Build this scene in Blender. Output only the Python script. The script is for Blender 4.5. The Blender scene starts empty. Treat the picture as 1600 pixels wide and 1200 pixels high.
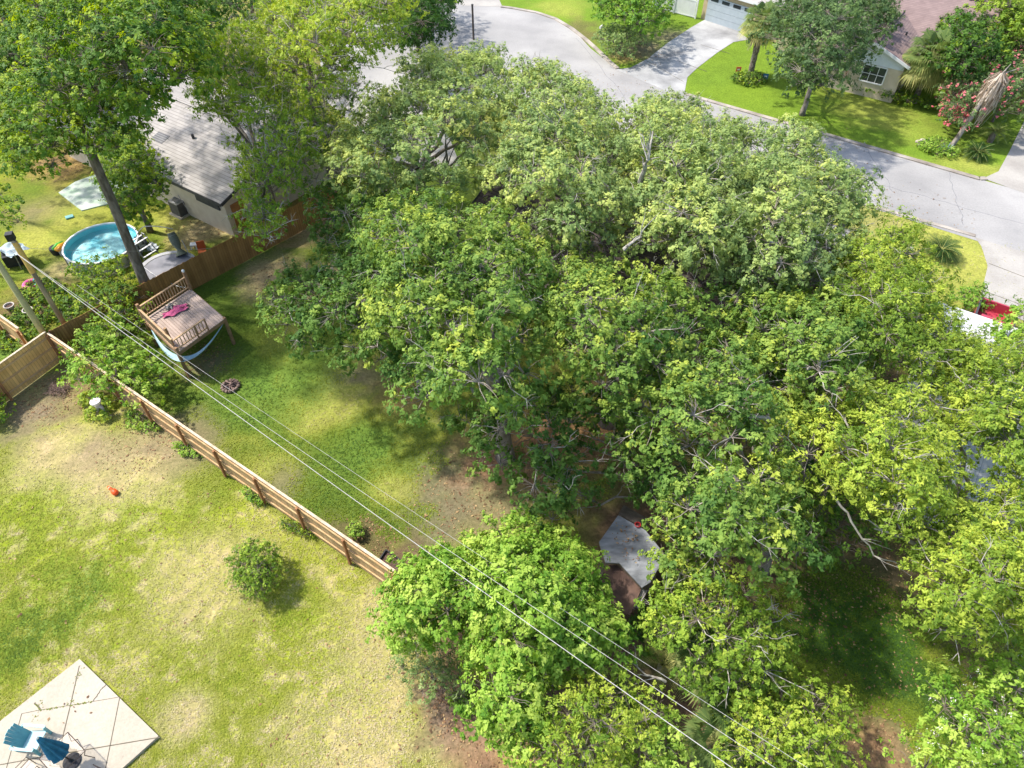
import bpy, math, random
import numpy as np
from mathutils import Vector, Matrix

# ------------------------------------------------------------------ camera, world, sun, exposure
SC = bpy.context.scene
COL = SC.collection
R = math.radians
FPX, PITCH, CAMH = 1110.0, R(46.5), 25.0
cam_d = bpy.data.cameras.new('camera')
cam_d.sensor_width = 36.0
cam_d.lens = FPX / 1600 * 36
cam_d.clip_end = 5000
cam = bpy.data.objects.new('camera', cam_d)
cam.location = (0, 0, CAMH)
cam.rotation_euler = (math.pi / 2 - PITCH, 0, 0)
COL.objects.link(cam)
SC.camera = cam

SUN_EL, SH = R(55), Vector((0.95, -0.30, 0)).normalized()      # SH: the way shadows fall on the ground
world = bpy.data.worlds.new('World')
SC.world = world
world.use_nodes = True
wn = world.node_tree
sky = wn.nodes.new('ShaderNodeTexSky')
sky.sky_type = 'NISHITA'
sky.sun_disc = False
sky.sun_elevation = SUN_EL
sky.sun_rotation = math.atan2(-SH.x, -SH.y)
sky.dust_density = 2.0
bg = wn.nodes['Background']
bg.inputs['Strength'].default_value = 0.15
wn.links.new(sky.outputs[0], bg.inputs[0])
sun_d = bpy.data.lights.new('sun', 'SUN')
sun_d.energy = 3.0
sun_d.angle = R(2.2)
sun_d.color = (1.0, 0.94, 0.85)
sun = bpy.data.objects.new('sun', sun_d)
toward = Vector((SH.x * math.cos(SUN_EL), SH.y * math.cos(SUN_EL), -math.sin(SUN_EL)))
sun.rotation_euler = toward.to_track_quat('-Z', 'Y').to_euler()
COL.objects.link(sun)
SC.view_settings.view_transform = 'Standard'
SC.view_settings.look = 'None'
SC.view_settings.exposure = 1.07
SC.view_settings.gamma = 1
SC.render.engine = 'CYCLES'
SC.cycles.max_bounces = 6
SC.cycles.diffuse_bounces = 3
SC.cycles.transmission_bounces = 4
SC.cycles.transparent_max_bounces = 6
SC.cycles.caustics_reflective = False
SC.cycles.caustics_refractive = False
SC.cycles.use_denoising = True

random.seed(7)
rng = np.random.default_rng(11)
CP, SP = math.cos(PITCH), math.sin(PITCH)


def P(px, py, h=0.0):
    """The world point at height h that stands at this place of the survey photograph."""
    u, v = (px - 800) / FPX, (600 - py) / FPX
    d = (u, CP + v * SP, -SP + v * CP)
    t = (CAMH - h) / -d[2]
    return Vector((d[0] * t, d[1] * t, h))


def Q(p):
    dz = p[2] - CAMH
    zc = p[1] * CP - dz * SP
    return 800 + FPX * p[0] / zc, 600 - FPX * (p[1] * SP + dz * CP) / zc


E1 = Vector((0.826, -0.563, 0)).normalized()      # along the street and the rear fence
E2 = Vector((0.563, 0.826, 0)).normalized()       # from the yards towards the street
ANG = math.atan2(E1.y, E1.x)

# ------------------------------------------------------------------ mesh helpers


class MB:
    def __init__(s):
        s.v, s.f = [], []

    def poly(s, pts):
        n = len(s.v)
        s.v += [tuple(p) for p in pts]
        s.f.append(tuple(range(n, n + len(pts))))

    def box(s, c, d, rz=0.0, rx=0.0, ry=0.0):
        m = Matrix.Translation(Vector(c)) @ Matrix.Rotation(rz, 4, 'Z') @ Matrix.Rotation(rx, 4, 'X') @ Matrix.Rotation(ry, 4, 'Y')
        n = len(s.v)
        for x in (-.5, .5):
            for y in (-.5, .5):
                for z in (-.5, .5):
                    s.v.append(tuple(m @ Vector((x * d[0], y * d[1], z * d[2]))))
        for q in ((0, 1, 3, 2), (4, 6, 7, 5), (0, 4, 5, 1), (2, 3, 7, 6), (0, 2, 6, 4), (1, 5, 7, 3)):
            s.f.append(tuple(n + k for k in q))
        return s

    def beam(s, a, b, w, h, up=(0, 0, 1)):
        a, b = Vector(a), Vector(b)
        d = (b - a).normalized()
        up = Vector(up)
        x = d.cross(up)
        if x.length < 1e-4:
            x = d.cross(Vector((1, 0, 0)))
        x.normalize()
        y = x.cross(d).normalized()
        n = len(s.v)
        for p in (a, b):
            for i, j in ((-1, -1), (1, -1), (1, 1), (-1, 1)):
                s.v.append(tuple(p + x * (w / 2 * i) + y * (h / 2 * j)))
        for q in ((0, 3, 2, 1), (4, 5, 6, 7), (0, 1, 5, 4), (1, 2, 6, 5), (2, 3, 7, 6), (3, 0, 4, 7)):
            s.f.append(tuple(n + k for k in q))
        return s

    def tube(s, pts, rad, n=6, cap=True):
        pts = [Vector(p) for p in pts]
        if not hasattr(rad, '__len__'):
            rad = [rad] * len(pts)
        b = len(s.v)
        ref = Vector((0.31, 0.17, 0.93))
        for i, p in enumerate(pts):
            d = (pts[min(i + 1, len(pts) - 1)] - pts[max(i - 1, 0)])
            d = d.normalized() if d.length > 1e-7 else Vector((0, 0, 1))
            x = d.cross(ref)
            if x.length < 0.1:
                x = d.cross(Vector((1, 0, 0)))
            x.normalize()
            y = d.cross(x)
            for k in range(n):
                a = 2 * math.pi * k / n
                s.v.append(tuple(p + (x * math.cos(a) + y * math.sin(a)) * rad[i]))
        for i in range(len(pts) - 1):
            for k in range(n):
                k2 = (k + 1) % n
                s.f.append((b + i * n + k, b + i * n + k2, b + (i + 1) * n + k2, b + (i + 1) * n + k))
        if cap:
            s.f.append(tuple(b + k for k in range(n))[::-1])
            s.f.append(tuple(b + (len(pts) - 1) * n + k for k in range(n)))
        return s

    def lathe(s, c, prof, n=24, sx=1.0, sy=1.0):
        c = Vector(c)
        b = len(s.v)
        for r_, z in prof:
            for k in range(n):
                a = 2 * math.pi * k / n
                s.v.append((c.x + r_ * sx * math.cos(a), c.y + r_ * sy * math.sin(a), c.z + z))
        for i in range(len(prof) - 1):
            for k in range(n):
                k2 = (k + 1) % n
                s.f.append((b + i * n + k, b + i * n + k2, b + (i + 1) * n + k2, b + (i + 1) * n + k))
        return s

    def disc(s, c, r, n=24, z=0.0):
        c = Vector(c)
        s.poly([(c.x + r * math.cos(2 * math.pi * k / n), c.y + r * math.sin(2 * math.pi * k / n), c.z + z) for k in range(n)])
        return s

    def prism(s, pts, z0, z1):
        n = len(pts)
        b = len(s.v)
        for z in (z0, z1):
            s.v += [(p[0], p[1], z) for p in pts]
        s.f.append(tuple(b + n + k for k in range(n)))
        s.f.append(tuple(b + k for k in range(n))[::-1])
        for k in range(n):
            k2 = (k + 1) % n
            s.f.append((b + k, b + k2, b + n + k2, b + n + k))
        return s

    def slab(s, pts, th):
        """A polygon in space thickened straight down."""
        n = len(pts)
        b = len(s.v)
        s.v += [tuple(p) for p in pts] + [(p[0], p[1], p[2] - th) for p in pts]
        s.f.append(tuple(b + k for k in range(n)))
        s.f.append(tuple(b + n + k for k in range(n))[::-1])
        for k in range(n):
            k2 = (k + 1) % n
            s.f.append((b + k, b + n + k, b + n + k2, b + k2))
        return s

    def ellip(s, c, r, n=14, m=8, j=0.0):
        c = Vector(c)
        prof = []
        for i in range(m + 1):
            a = math.pi * i / m
            prof.append((max(1e-3, math.sin(a)), -math.cos(a)))
        b = len(s.v)
        for rr, z in prof:
            for k in range(n):
                a = 2 * math.pi * k / n
                q = 1 + random.uniform(-j, j)
                s.v.append((c.x + rr * r[0] * q * math.cos(a), c.y + rr * r[1] * q * math.sin(a), c.z + z * r[2] * q))
        for i in range(m):
            for k in range(n):
                k2 = (k + 1) % n
                s.f.append((b + i * n + k, b + i * n + k2, b + (i + 1) * n + k2, b + (i + 1) * n + k))
        return s

    def build(s, name, mat, parent=None, smooth=False):
        me = bpy.data.meshes.new(name)
        me.from_pydata(s.v, [], s.f)
        me.materials.append(mat)
        if smooth:
            me.polygons.foreach_set('use_smooth', [True] * len(me.polygons))
        me.update()
        return link(name, me, parent)


def link(name, me, parent=None):
    o = bpy.data.objects.new(name, me)
    COL.objects.link(o)
    if parent is not None:
        o.parent = parent
        w = parent.matrix_basis.copy()
        p = parent.parent
        while p is not None:
            w = p.matrix_basis @ w if p.type == 'EMPTY' else w
            p = p.parent
        o.matrix_parent_inverse = w.inverted() if parent.parent is None else Matrix.Identity(4)
    return o


def tag(o, label, cat, group=None):
    o['label'] = label
    o['category'] = cat
    if group:
        o['group'] = group
    return o


def thing(name, loc, label, cat, group=None):
    o = bpy.data.objects.new(name, None)
    o.location = loc
    o.empty_display_size = 0.3
    COL.objects.link(o)
    return tag(o, label, cat, group)


def struct(o, kind='structure'):
    o['kind'] = kind
    return o


def copy_tree(o, parent=None):
    c = o.copy()
    COL.objects.link(c)
    if parent is not None:
        c.parent = parent
    for ch in list(o.children):
        copy_tree(ch, c)
    return c


def quads(name, V, mat, parent=None, attrs=None, nper=4):
    """numpy: V (n, nper, 3) -> one mesh of n polygons."""
    n = V.shape[0]
    me = bpy.data.meshes.new(name)
    me.vertices.add(n * nper)
    me.vertices.foreach_set('co', np.ascontiguousarray(V, dtype=np.float32).ravel())
    me.loops.add(n * nper)
    me.loops.foreach_set('vertex_index', np.arange(n * nper, dtype=np.int32))
    me.polygons.add(n)
    me.polygons.foreach_set('loop_start', np.arange(0, n * nper, nper, dtype=np.int32))
    try:
        me.polygons.foreach_set('loop_total', np.full(n, nper, dtype=np.int32))
    except Exception:
        pass
    for k, a in (attrs or {}).items():
        at = me.attributes.new(k, 'FLOAT', 'FACE')
        at.data.foreach_set('value', a.astype(np.float32))
    me.materials.append(mat)
    me.update(calc_edges=True)
    return link(name, me, parent)


# ------------------------------------------------------------------ materials
MATS = {}


def nt(name, rough=0.8, spec=0.3):
    m = bpy.data.materials.new(name)
    m.use_nodes = True
    n = m.node_tree
    b = n.nodes['Principled BSDF']
    b.inputs['Roughness'].default_value = rough
    b.inputs['Specular IOR Level'].default_value = spec
    return m, n, b


def mat(name, c1, c2=None, scale=3.0, rough=0.8, bump=0.0, detail=5, spec=0.3, metal=0.0, stretch=None, rz=0.0, lo=.35, hi=.65, bscale=None):
    if name in MATS:
        return MATS[name]
    m, n, b = nt(name, rough, spec)
    b.inputs['Metallic'].default_value = metal
    c2 = c2 or tuple(x * 0.72 for x in c1)
    tc = n.nodes.new('ShaderNodeTexCoord')
    mp = n.nodes.new('ShaderNodeMapping')
    mp.inputs['Rotation'].default_value = (0, 0, rz)
    if stretch:
        mp.inputs['Scale'].default_value = stretch
    n.links.new(tc.outputs['Object'], mp.inputs[0])
    no = n.nodes.new('ShaderNodeTexNoise')
    no.inputs['Scale'].default_value = scale
    no.inputs['Detail'].default_value = detail
    n.links.new(mp.outputs[0], no.inputs[0])
    cr = n.nodes.new('ShaderNodeValToRGB')
    cr.color_ramp.elements[0].position = lo
    cr.color_ramp.elements[1].position = hi
    cr.color_ramp.elements[0].color = (*c2, 1)
    cr.color_ramp.elements[1].color = (*c1, 1)
    n.links.new(no.outputs[0], cr.inputs[0])
    n.links.new(cr.outputs[0], b.inputs['Base Color'])
    if bump:
        n2 = n.nodes.new('ShaderNodeTexNoise')
        n2.inputs['Scale'].default_value = bscale or scale * 4
        n2.inputs['Detail'].default_value = 4
        n.links.new(mp.outputs[0], n2.inputs[0])
        bp = n.nodes.new('ShaderNodeBump')
        bp.inputs['Strength'].default_value = bump
        bp.inputs['Distance'].default_value = 0.05
        n.links.new(n2.outputs[0], bp.inputs['Height'])
        n.links.new(bp.outputs[0], b.inputs['Normal'])
    MATS[name] = m
    return m


def striped(name, c1, c2, cline, period, rz, along=1, width=0.06, rough=0.9, var=0.9, breaks=None):
    """Boards, shingles or corrugation: lines every `period` metres over noise-mottled colour."""
    if name in MATS:
        return MATS[name]
    m = mat(name, c1, c2, scale=1.3, rough=rough, rz=rz, lo=.3, hi=.7, detail=8)
    n = m.node_tree
    b = n.nodes['Principled BSDF']
    mp = [x for x in n.nodes if x.type == 'MAPPING'][0]
    src = b.inputs['Base Color'].links[0].from_socket
    sep = n.nodes.new('ShaderNodeSeparateXYZ')
    n.links.new(mp.outputs[0], sep.inputs[0])

    def M(op, a, b_=None):
        k = n.nodes.new('ShaderNodeMath')
        k.operation = op
        for i, x in enumerate((a, b_)):
            if x is None:
                continue
            if isinstance(x, (int, float)):
                k.inputs[i].default_value = x
            else:
                n.links.new(x, k.inputs[i])
        return k.outputs[0]
    row = M('DIVIDE', sep.outputs[along], period)
    line = M('LESS_THAN', M('FRACT', row), width)
    wn_ = n.nodes.new('ShaderNodeTexWhiteNoise')
    wn_.noise_dimensions = '2D'
    cmb = n.nodes.new('ShaderNodeCombineXYZ')
    fl = M('FLOOR', row)
    n.links.new(fl, cmb.inputs[0])
    if breaks:
        off = M('MULTIPLY', fl, 0.37)
        n.links.new(M('FLOOR', M('ADD', M('DIVIDE', sep.outputs[1 - along], breaks), off)), cmb.inputs[1])
    n.links.new(cmb.outputs[0], wn_.inputs[0])
    val = M('ADD', M('MULTIPLY', wn_.outputs[0], 1 - var), var * 1.02)
    hs = n.nodes.new('ShaderNodeMix')
    hs.data_type = 'RGBA'
    hs.blend_type = 'MULTIPLY'
    hs.inputs[0].default_value = 1
    n.links.new(src, hs.inputs[6])
    cb2 = n.nodes.new('ShaderNodeCombineColor')
    for i in range(3):
        n.links.new(val, cb2.inputs[i])
    n.links.new(cb2.outputs[0], hs.inputs[7])
    mx = n.nodes.new('ShaderNodeMix')
    mx.data_type = 'RGBA'
    n.links.new(line, mx.inputs[0])
    n.links.new(hs.outputs[2], mx.inputs[6])
    mx.inputs[7].default_value = (*cline, 1)
    n.links.new(mx.outputs[2], b.inputs['Base Color'])
    return m


def leaf_mat(name, cols, trans=0.30, rough=0.6):
    """cols: (position, rgb) stops along each leaf's own tint."""
    if name in MATS:
        return MATS[name]
    m, n, b = nt(name, rough, 0.18)
    at = n.nodes.new('ShaderNodeAttribute')
    at.attribute_name = 'tint'
    cr = n.nodes.new('ShaderNodeValToRGB')
    e = cr.color_ramp.elements
    e[0].position, e[0].color = cols[0][0], (*cols[0][1], 1)
    e[1].position, e[1].color = cols[-1][0], (*cols[-1][1], 1)
    for p_, c in cols[1:-1]:
        k = e.new(p_)
        k.color = (*c, 1)
    n.links.new(at.outputs['Fac'], cr.inputs[0])
    n.links.new(cr.outputs[0], b.inputs['Base Color'])
    tr = n.nodes.new('ShaderNodeBsdfTranslucent')
    hs = n.nodes.new('ShaderNodeHueSaturation')
    hs.inputs['Value'].default_value = 1.5
    hs.inputs['Hue'].default_value = 0.485
    hs.inputs['Saturation'].default_value = 1.1
    n.links.new(cr.outputs[0], hs.inputs['Color'])
    n.links.new(hs.outputs[0], tr.inputs['Color'])
    mx = n.nodes.new('ShaderNodeMixShader')
    mx.inputs[0].default_value = trans
    n.links.new(b.outputs[0], mx.inputs[1])
    n.links.new(tr.outputs[0], mx.inputs[2])
    n.links.new(mx.outputs[0], n.nodes['Material Output'].inputs[0])
    MATS[name] = m
    return m


OAK = leaf_mat('oak_leaf', [(0, (.065, .145, .028)), (.4, (.165, .275, .05)), (.7, (.29, .39, .07)), (1, (.44, .51, .08))])
DARKLEAF = leaf_mat('dark_leaf', [(0, (.035, .10, .018)), (.6, (.115, .22, .028)), (1, (.34, .44, .04))])
SUNNY = leaf_mat('sunny_leaf', [(0, (.09, .18, .022)), (.5, (.23, .35, .04)), (1, (.42, .50, .07))])
FEATHER = leaf_mat('feathery_leaf', [(0, (.085, .165, .022)), (.5, (.225, .33, .04)), (1, (.43, .51, .07))])
MAGN = leaf_mat('broad_leaf', [(0, (.08, .20, .022)), (.5, (.22, .38, .045)), (1, (.42, .54, .10))])
SAGE = leaf_mat('sage_oak_leaf', [(0, (.12, .19, .065)), (.4, (.23, .33, .105)), (.7, (.35, .44, .13)), (1, (.48, .54, .15))])
GREYLEAF = leaf_mat('grey_green_leaf', [(0, (.075, .135, .045)), (.5, (.17, .26, .08)), (1, (.33, .43, .16))])
PINKY = leaf_mat('flower', [(0, (.55, .10, .16)), (.5, (.75, .22, .26)), (1, (.85, .4, .36))])
WHITEF = leaf_mat('white_flower', [(0, (.7, .68, .62)), (1, (.85, .83, .76))])
GRASS = leaf_mat('grass_blade', [(0, (.055, .12, .02)), (.35, (.17, .235, .02)), (.6, (.32, .345, .05)), (1, (.50, .43, .26))], 0.25, .7)
PALMLEAF = leaf_mat('palm_leaf', [(0, (.05, .11, .03)), (.5, (.16, .22, .06)), (1, (.5, .46, .16))])
SAGOLEAF = leaf_mat('sago_leaf', [(0, (.018, .055, .012)), (.6, (.05, .12, .025)), (1, (.2, .26, .06))])
DEADLEAF = leaf_mat('dead_frond', [(0, (.22, .16, .10)), (.5, (.42, .34, .26)), (1, (.62, .54, .44))], .15)
AGAVE = leaf_mat('agave_leaf', [(0, (.16, .26, .24)), (1, (.34, .46, .42))], .1)
BARK = mat('bark', (.26, .22, .18), (.10, .08, .06), scale=5, bump=.8, stretch=(1, 1, .35))
PALEBARK = mat('pale_bark', (.34, .30, .26), (.15, .125, .10), scale=4, bump=.6, stretch=(1, 1, .4))
TWIG = mat('grey_twig', (.46, .44, .39), (.24, .21, .18), scale=6)
# ------------------------------------------------------------------ ground
_tab = np.random.default_rng(5).random((512, 512))


def vnoise(x, y):
    xi, yi = np.floor(x).astype(int), np.floor(y).astype(int)
    fx, fy = x - xi, y - yi
    fx, fy = fx * fx * (3 - 2 * fx), fy * fy * (3 - 2 * fy)
    g = lambda a, b: _tab[a & 511, b & 511]
    return (g(xi, yi) * (1 - fx) + g(xi + 1, yi) * fx) * (1 - fy) + (g(xi, yi + 1) * (1 - fx) + g(xi + 1, yi + 1) * fx) * fy


def fbm(x, y, s, o=4):
    r, a, t = 0, 1, 0
    for k in range(o):
        r = r + a * vnoise(x * s + 17.3 * k + 400, y * s + 9.1 * k + 400)
        t += a
        a *= .5
        s *= 2.03
    return r / t


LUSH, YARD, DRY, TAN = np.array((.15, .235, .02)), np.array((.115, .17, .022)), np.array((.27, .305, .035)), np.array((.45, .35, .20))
SOIL, LITTER, MULCH, SHADE_GREEN = np.array((.15, .095, .065)), np.array((.22, .165, .125)), np.array((.42, .22, .12)), np.array((.085, .17, .012))  # last one: green with the lower-right lawn's tree shade put into the colour
GREEN2, STRAW = np.array((.12, .215, .035)), np.array((.36, .37, .08))
FA, FDP, FDN = P(222, 655), P(245, 475), Vector((.785, -.62, 0))
BLOBS = [  # photo x, y, radius m, colour, weight
    (110, 960, 2.2, GREEN2, .55), (40, 1010, 1.5, GREEN2, .5), (150, 900, 1.2, GREEN2, .35), (330, 1080, 2.2, LUSH, .45), (450, 960, 1.4, LUSH, .6),
    (240, 720, 2.4, TAN, .45), (90, 700, 1.8, TAN, .7), (170, 760, 1.8, TAN, .5), (600, 1000, 2.0, TAN, .45), (560, 1150, 2.0, TAN, .5), (330, 900, 2.2, TAN, .4), (290, 1120, .8, TAN, .6), (640, 940, 1.2, TAN, .4),
    (60, 640, 2.2, LITTER, .85), (200, 690, 1.8, LITTER, .45), (290, 700, 1.6, LITTER, .35), (130, 620, 1.6, SOIL, .5), (720, 1080, 1.4, SOIL, .95), (750, 1150, 1.8, LITTER, .8), (700, 1010, 1.0, SOIL, .9), (790, 1190, 1.6, MULCH, .6),
    (760, 780, 2.8, LITTER, .62), (700, 740, 2.0, LITTER, .4), (680, 860, 1.1, LITTER, .5), (800, 700, 2.4, MULCH, .75), (930, 690, 2.4, MULCH, .8), (560, 840, .9, SOIL, .85), (620, 870, 1.0, SOIL, .9), (515, 825, .8, SOIL, .5), (560, 590, 1.6, LITTER, .6), (640, 620, 1.5, MULCH, .6),
    (430, 420, 1.8, TAN, .85), (400, 455, 1.2, TAN, .5), (520, 440, 2.4, TAN, .7), (480, 345, 2.2, MULCH, .9), (490, 365, 1.4, TAN, .8), (460, 520, 1.3, STRAW, .6), (530, 630, 1.3, STRAW, .85), (480, 660, .9, STRAW, .6), (420, 730, 1.2, STRAW, .5), (610, 760, 1.0, STRAW, .6),
    (450, 600, 2.6, GREEN2, .7), (600, 690, 1.8, GREEN2, .7), (660, 650, 1.2, GREEN2, .5), (340, 760, 2.0, YARD, .6), (440, 760, 1.1, LITTER, .5), (320, 570, 1.2, LITTER, .55), (300, 690, 1.4, LITTER, .35),
    (60, 330, 2.0, LITTER, .55), (130, 330, 2.4, STRAW, .6), (60, 380, 2.0, STRAW, .8), (100, 420, 1.5, TAN, .6), (300, 360, 1.8, TAN, .8), (260, 350, 1.6, STRAW, .7), (350, 355, 1.8, TAN, .7), (50, 480, 2.2, SOIL, .8), (100, 260, 2.4, MULCH, .6), (10, 545, 1.6, GREEN2, .9), (40, 300, 2.0, YARD, .6),
    (1410, 930, 2.0, SOIL, .9), (1220, 900, 2.0, SOIL, .95), (1350, 870, 1.8, SOIL, .9), (1500, 1010, 2.0, SOIL, .8), (1340, 1010, 3.2, SHADE_GREEN, .95), (1430, 1060, 2.0, SHADE_GREEN, .7), (1400, 1150, 1.2, LITTER, .5), (1350, 1170, 1.2, MULCH, .7), (1340, 1190, 1.4, SOIL, .6), (1290, 1080, 1.2, SOIL, .8), (1320, 1000, 2.2, SHADE_GREEN, .8), (960, 850, 2.4, SOIL, .85), (940, 960, 2, SOIL, .9), (1040, 900, 3, SOIL, .9), (1000, 1100, 4, SOIL, .9), (850, 1150, 2.5, SOIL, .8), (880, 980, 3, SOIL, .8),
    (1000, 430, 9, SOIL, .5), (1200, 600, 6, SOIL, .8), (1450, 700, 6, SOIL, .8), (1150, 390, 3, TAN, .7), (1010, 780, 3, SOIL, .8), (850, 740, 2.0, SOIL, .45), (880, 860, 1.5, YARD, .6),
    (1440, 370, 4.0, STRAW, .75), (1520, 410, 2.5, STRAW, .6), (1370, 345, 2.5, LITTER, .3), (1500, 330, 1.5, STRAW, .4),
    (900, 50, 3.2, SOIL, .6), (1000, 80, 2.4, LITTER, .8), (1050, 60, 2.4, LITTER, .7), (980, 92, 1.2, MULCH, .6), (870, 12, 3, STRAW, .5), (1350, 165, 3.2, STRAW, .45), (1400, 180, 2.6, STRAW, .3), (1440, 210, 2.2, STRAW, .3), (1500, 255, 2.0, STRAW, .45), (1565, 220, 2.0, YARD, .7), (1540, 262, 1.4, STRAW, .5),
    (1500, 200, 2.6, YARD, .7), (150, 150, 8, LITTER, .5), (420, 230, 3, MULCH, .7), (400, 120, 6, SOIL, .6), (250, 60, 10, SOIL, .6),
]


def ground_colour(x, y):
    sh = x.shape
    c = np.zeros(sh + (3,))
    n5 = fbm(x + 9, y + 5, 1.6)
    n1, n2, n3, n4 = fbm(x, y, .22), fbm(x + 50, y, .8), fbm(x, y + 80, 2.6), fbm(x + 31, y + 3, .11)
    c[:] = YARD
    nn = x * .584 + y * .812
    out = (x - FA.x) * E2.x + (y - FA.y) * E2.y
    left = (x - FDP.x) * FDN.x + (y - FDP.y) * FDN.y

    def put(col, w):
        w = np.clip(w, 0, 1)[..., None]
        c[:] = c * (1 - w) + col * w
    sm = lambda v, a, b: np.clip((v - a) / (b - a), 0, 1)
    put(STRAW * .7, sm(n2, .5, .75) * .5)
    put(GREEN2 * .8, sm(n1, .45, .6) * .5)
    put(STRAW * .75, sm(n1, .52, .35) * .5)
    m = sm(-out, -.3, .3) * sm(22 + x, 0, 1)
    put(DRY, m)
    put(STRAW, m * sm(n1, .45, .65) * .45)
    put(LUSH, m * sm(n4, .52, .62) * .55)
    put(TAN, m * sm(n3 * .55 + n5 * .45, .50, .68) * .6)
    n6 = fbm(x + 3, y + 8, 3.4, 3)
    put(np.array((.235, .29, .02)), m * sm(n6, .48, .62) * .75)
    m = sm(-left, -.3, .3) * sm(out, -.2, .2)
    put(DRY * .8, m)
    put(YARD, m * sm(n2, .45, .6) * .8)
    far = sm(nn, 52.5, 53.5)
    put(LUSH * np.array((.9, .95, 1.1)), far)
    put(LUSH * 1.1, far * sm(n1, .42, .7) * .6)
    put(STRAW * .9, sm(nn, 36, 38) * (1 - far) * .6)
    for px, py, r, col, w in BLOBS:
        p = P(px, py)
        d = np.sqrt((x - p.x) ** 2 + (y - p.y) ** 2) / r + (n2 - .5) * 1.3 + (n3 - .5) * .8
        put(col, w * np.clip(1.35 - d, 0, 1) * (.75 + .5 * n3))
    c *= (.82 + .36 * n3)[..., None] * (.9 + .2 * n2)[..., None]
    return c


def build_ground():
    def axis(a, b, st):
        core = np.arange(a, b, st)
        ext = [8, 20, 45, 100, 220, 500, 1200, 2500]
        return np.concatenate([a - np.array(ext[::-1]), core, b + np.array(ext)])
    xs, ys = axis(-52, 60, .22), axis(0, 84, .22)
    X, Y = np.meshgrid(xs, ys)
    ny, nx = X.shape
    V = np.stack([X, Y, np.zeros_like(X)], -1).reshape(-1, 3)
    idx = np.arange(ny * nx).reshape(ny, nx)
    Fq = np.stack([idx[:-1, :-1], idx[:-1, 1:], idx[1:, 1:], idx[1:, :-1]], -1).reshape(-1, 4)
    me = bpy.data.meshes.new('ground')
    me.vertices.add(len(V))
    me.vertices.foreach_set('co', V.astype(np.float32).ravel())
    me.loops.add(Fq.size)
    me.loops.foreach_set('vertex_index', Fq.astype(np.int32).ravel())
    me.polygons.add(len(Fq))
    me.polygons.foreach_set('loop_start', np.arange(0, Fq.size, 4, dtype=np.int32))
    me.update(calc_edges=True)
    col = np.ones((len(V), 4), np.float32)
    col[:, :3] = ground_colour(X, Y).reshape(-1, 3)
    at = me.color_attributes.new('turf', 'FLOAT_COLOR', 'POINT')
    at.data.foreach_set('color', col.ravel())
    m, n, b = nt('turf', .95, .1)
    va = n.nodes.new('ShaderNodeAttribute')
    va.attribute_name = 'turf'
    tc = n.nodes.new('ShaderNodeTexCoord')
    no = n.nodes.new('ShaderNodeTexNoise')
    no.inputs['Scale'].default_value = 7
    no.inputs['Detail'].default_value = 9
    no.inputs['Roughness'].default_value = .75
    n.links.new(tc.outputs['Object'], no.inputs[0])
    cr = n.nodes.new('ShaderNodeValToRGB')
    cr.color_ramp.elements[0].position, cr.color_ramp.elements[0].color = .3, (.52, .56, .5, 1)
    cr.color_ramp.elements[1].position, cr.color_ramp.elements[1].color = .68, (1.35, 1.28, 1.3, 1)
    n.links.new(no.outputs[0], cr.inputs[0])
    mx = n.nodes.new('ShaderNodeMix')
    mx.data_type = 'RGBA'
    mx.blend_type = 'MULTIPLY'
    mx.inputs[0].default_value = 1
    n.links.new(va.outputs['Color'], mx.inputs[6])
    n.links.new(cr.outputs[0], mx.inputs[7])
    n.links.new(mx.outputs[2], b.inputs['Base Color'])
    bp = n.nodes.new('ShaderNodeBump')
    bp.inputs['Strength'].default_value = .7
    bp.inputs['Distance'].default_value = .06
    n.links.new(no.outputs[0], bp.inputs['Height'])
    n.links.new(bp.outputs[0], b.inputs['Normal'])
    me.materials.append(m)
    struct(link('ground', me))


build_ground()


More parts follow.
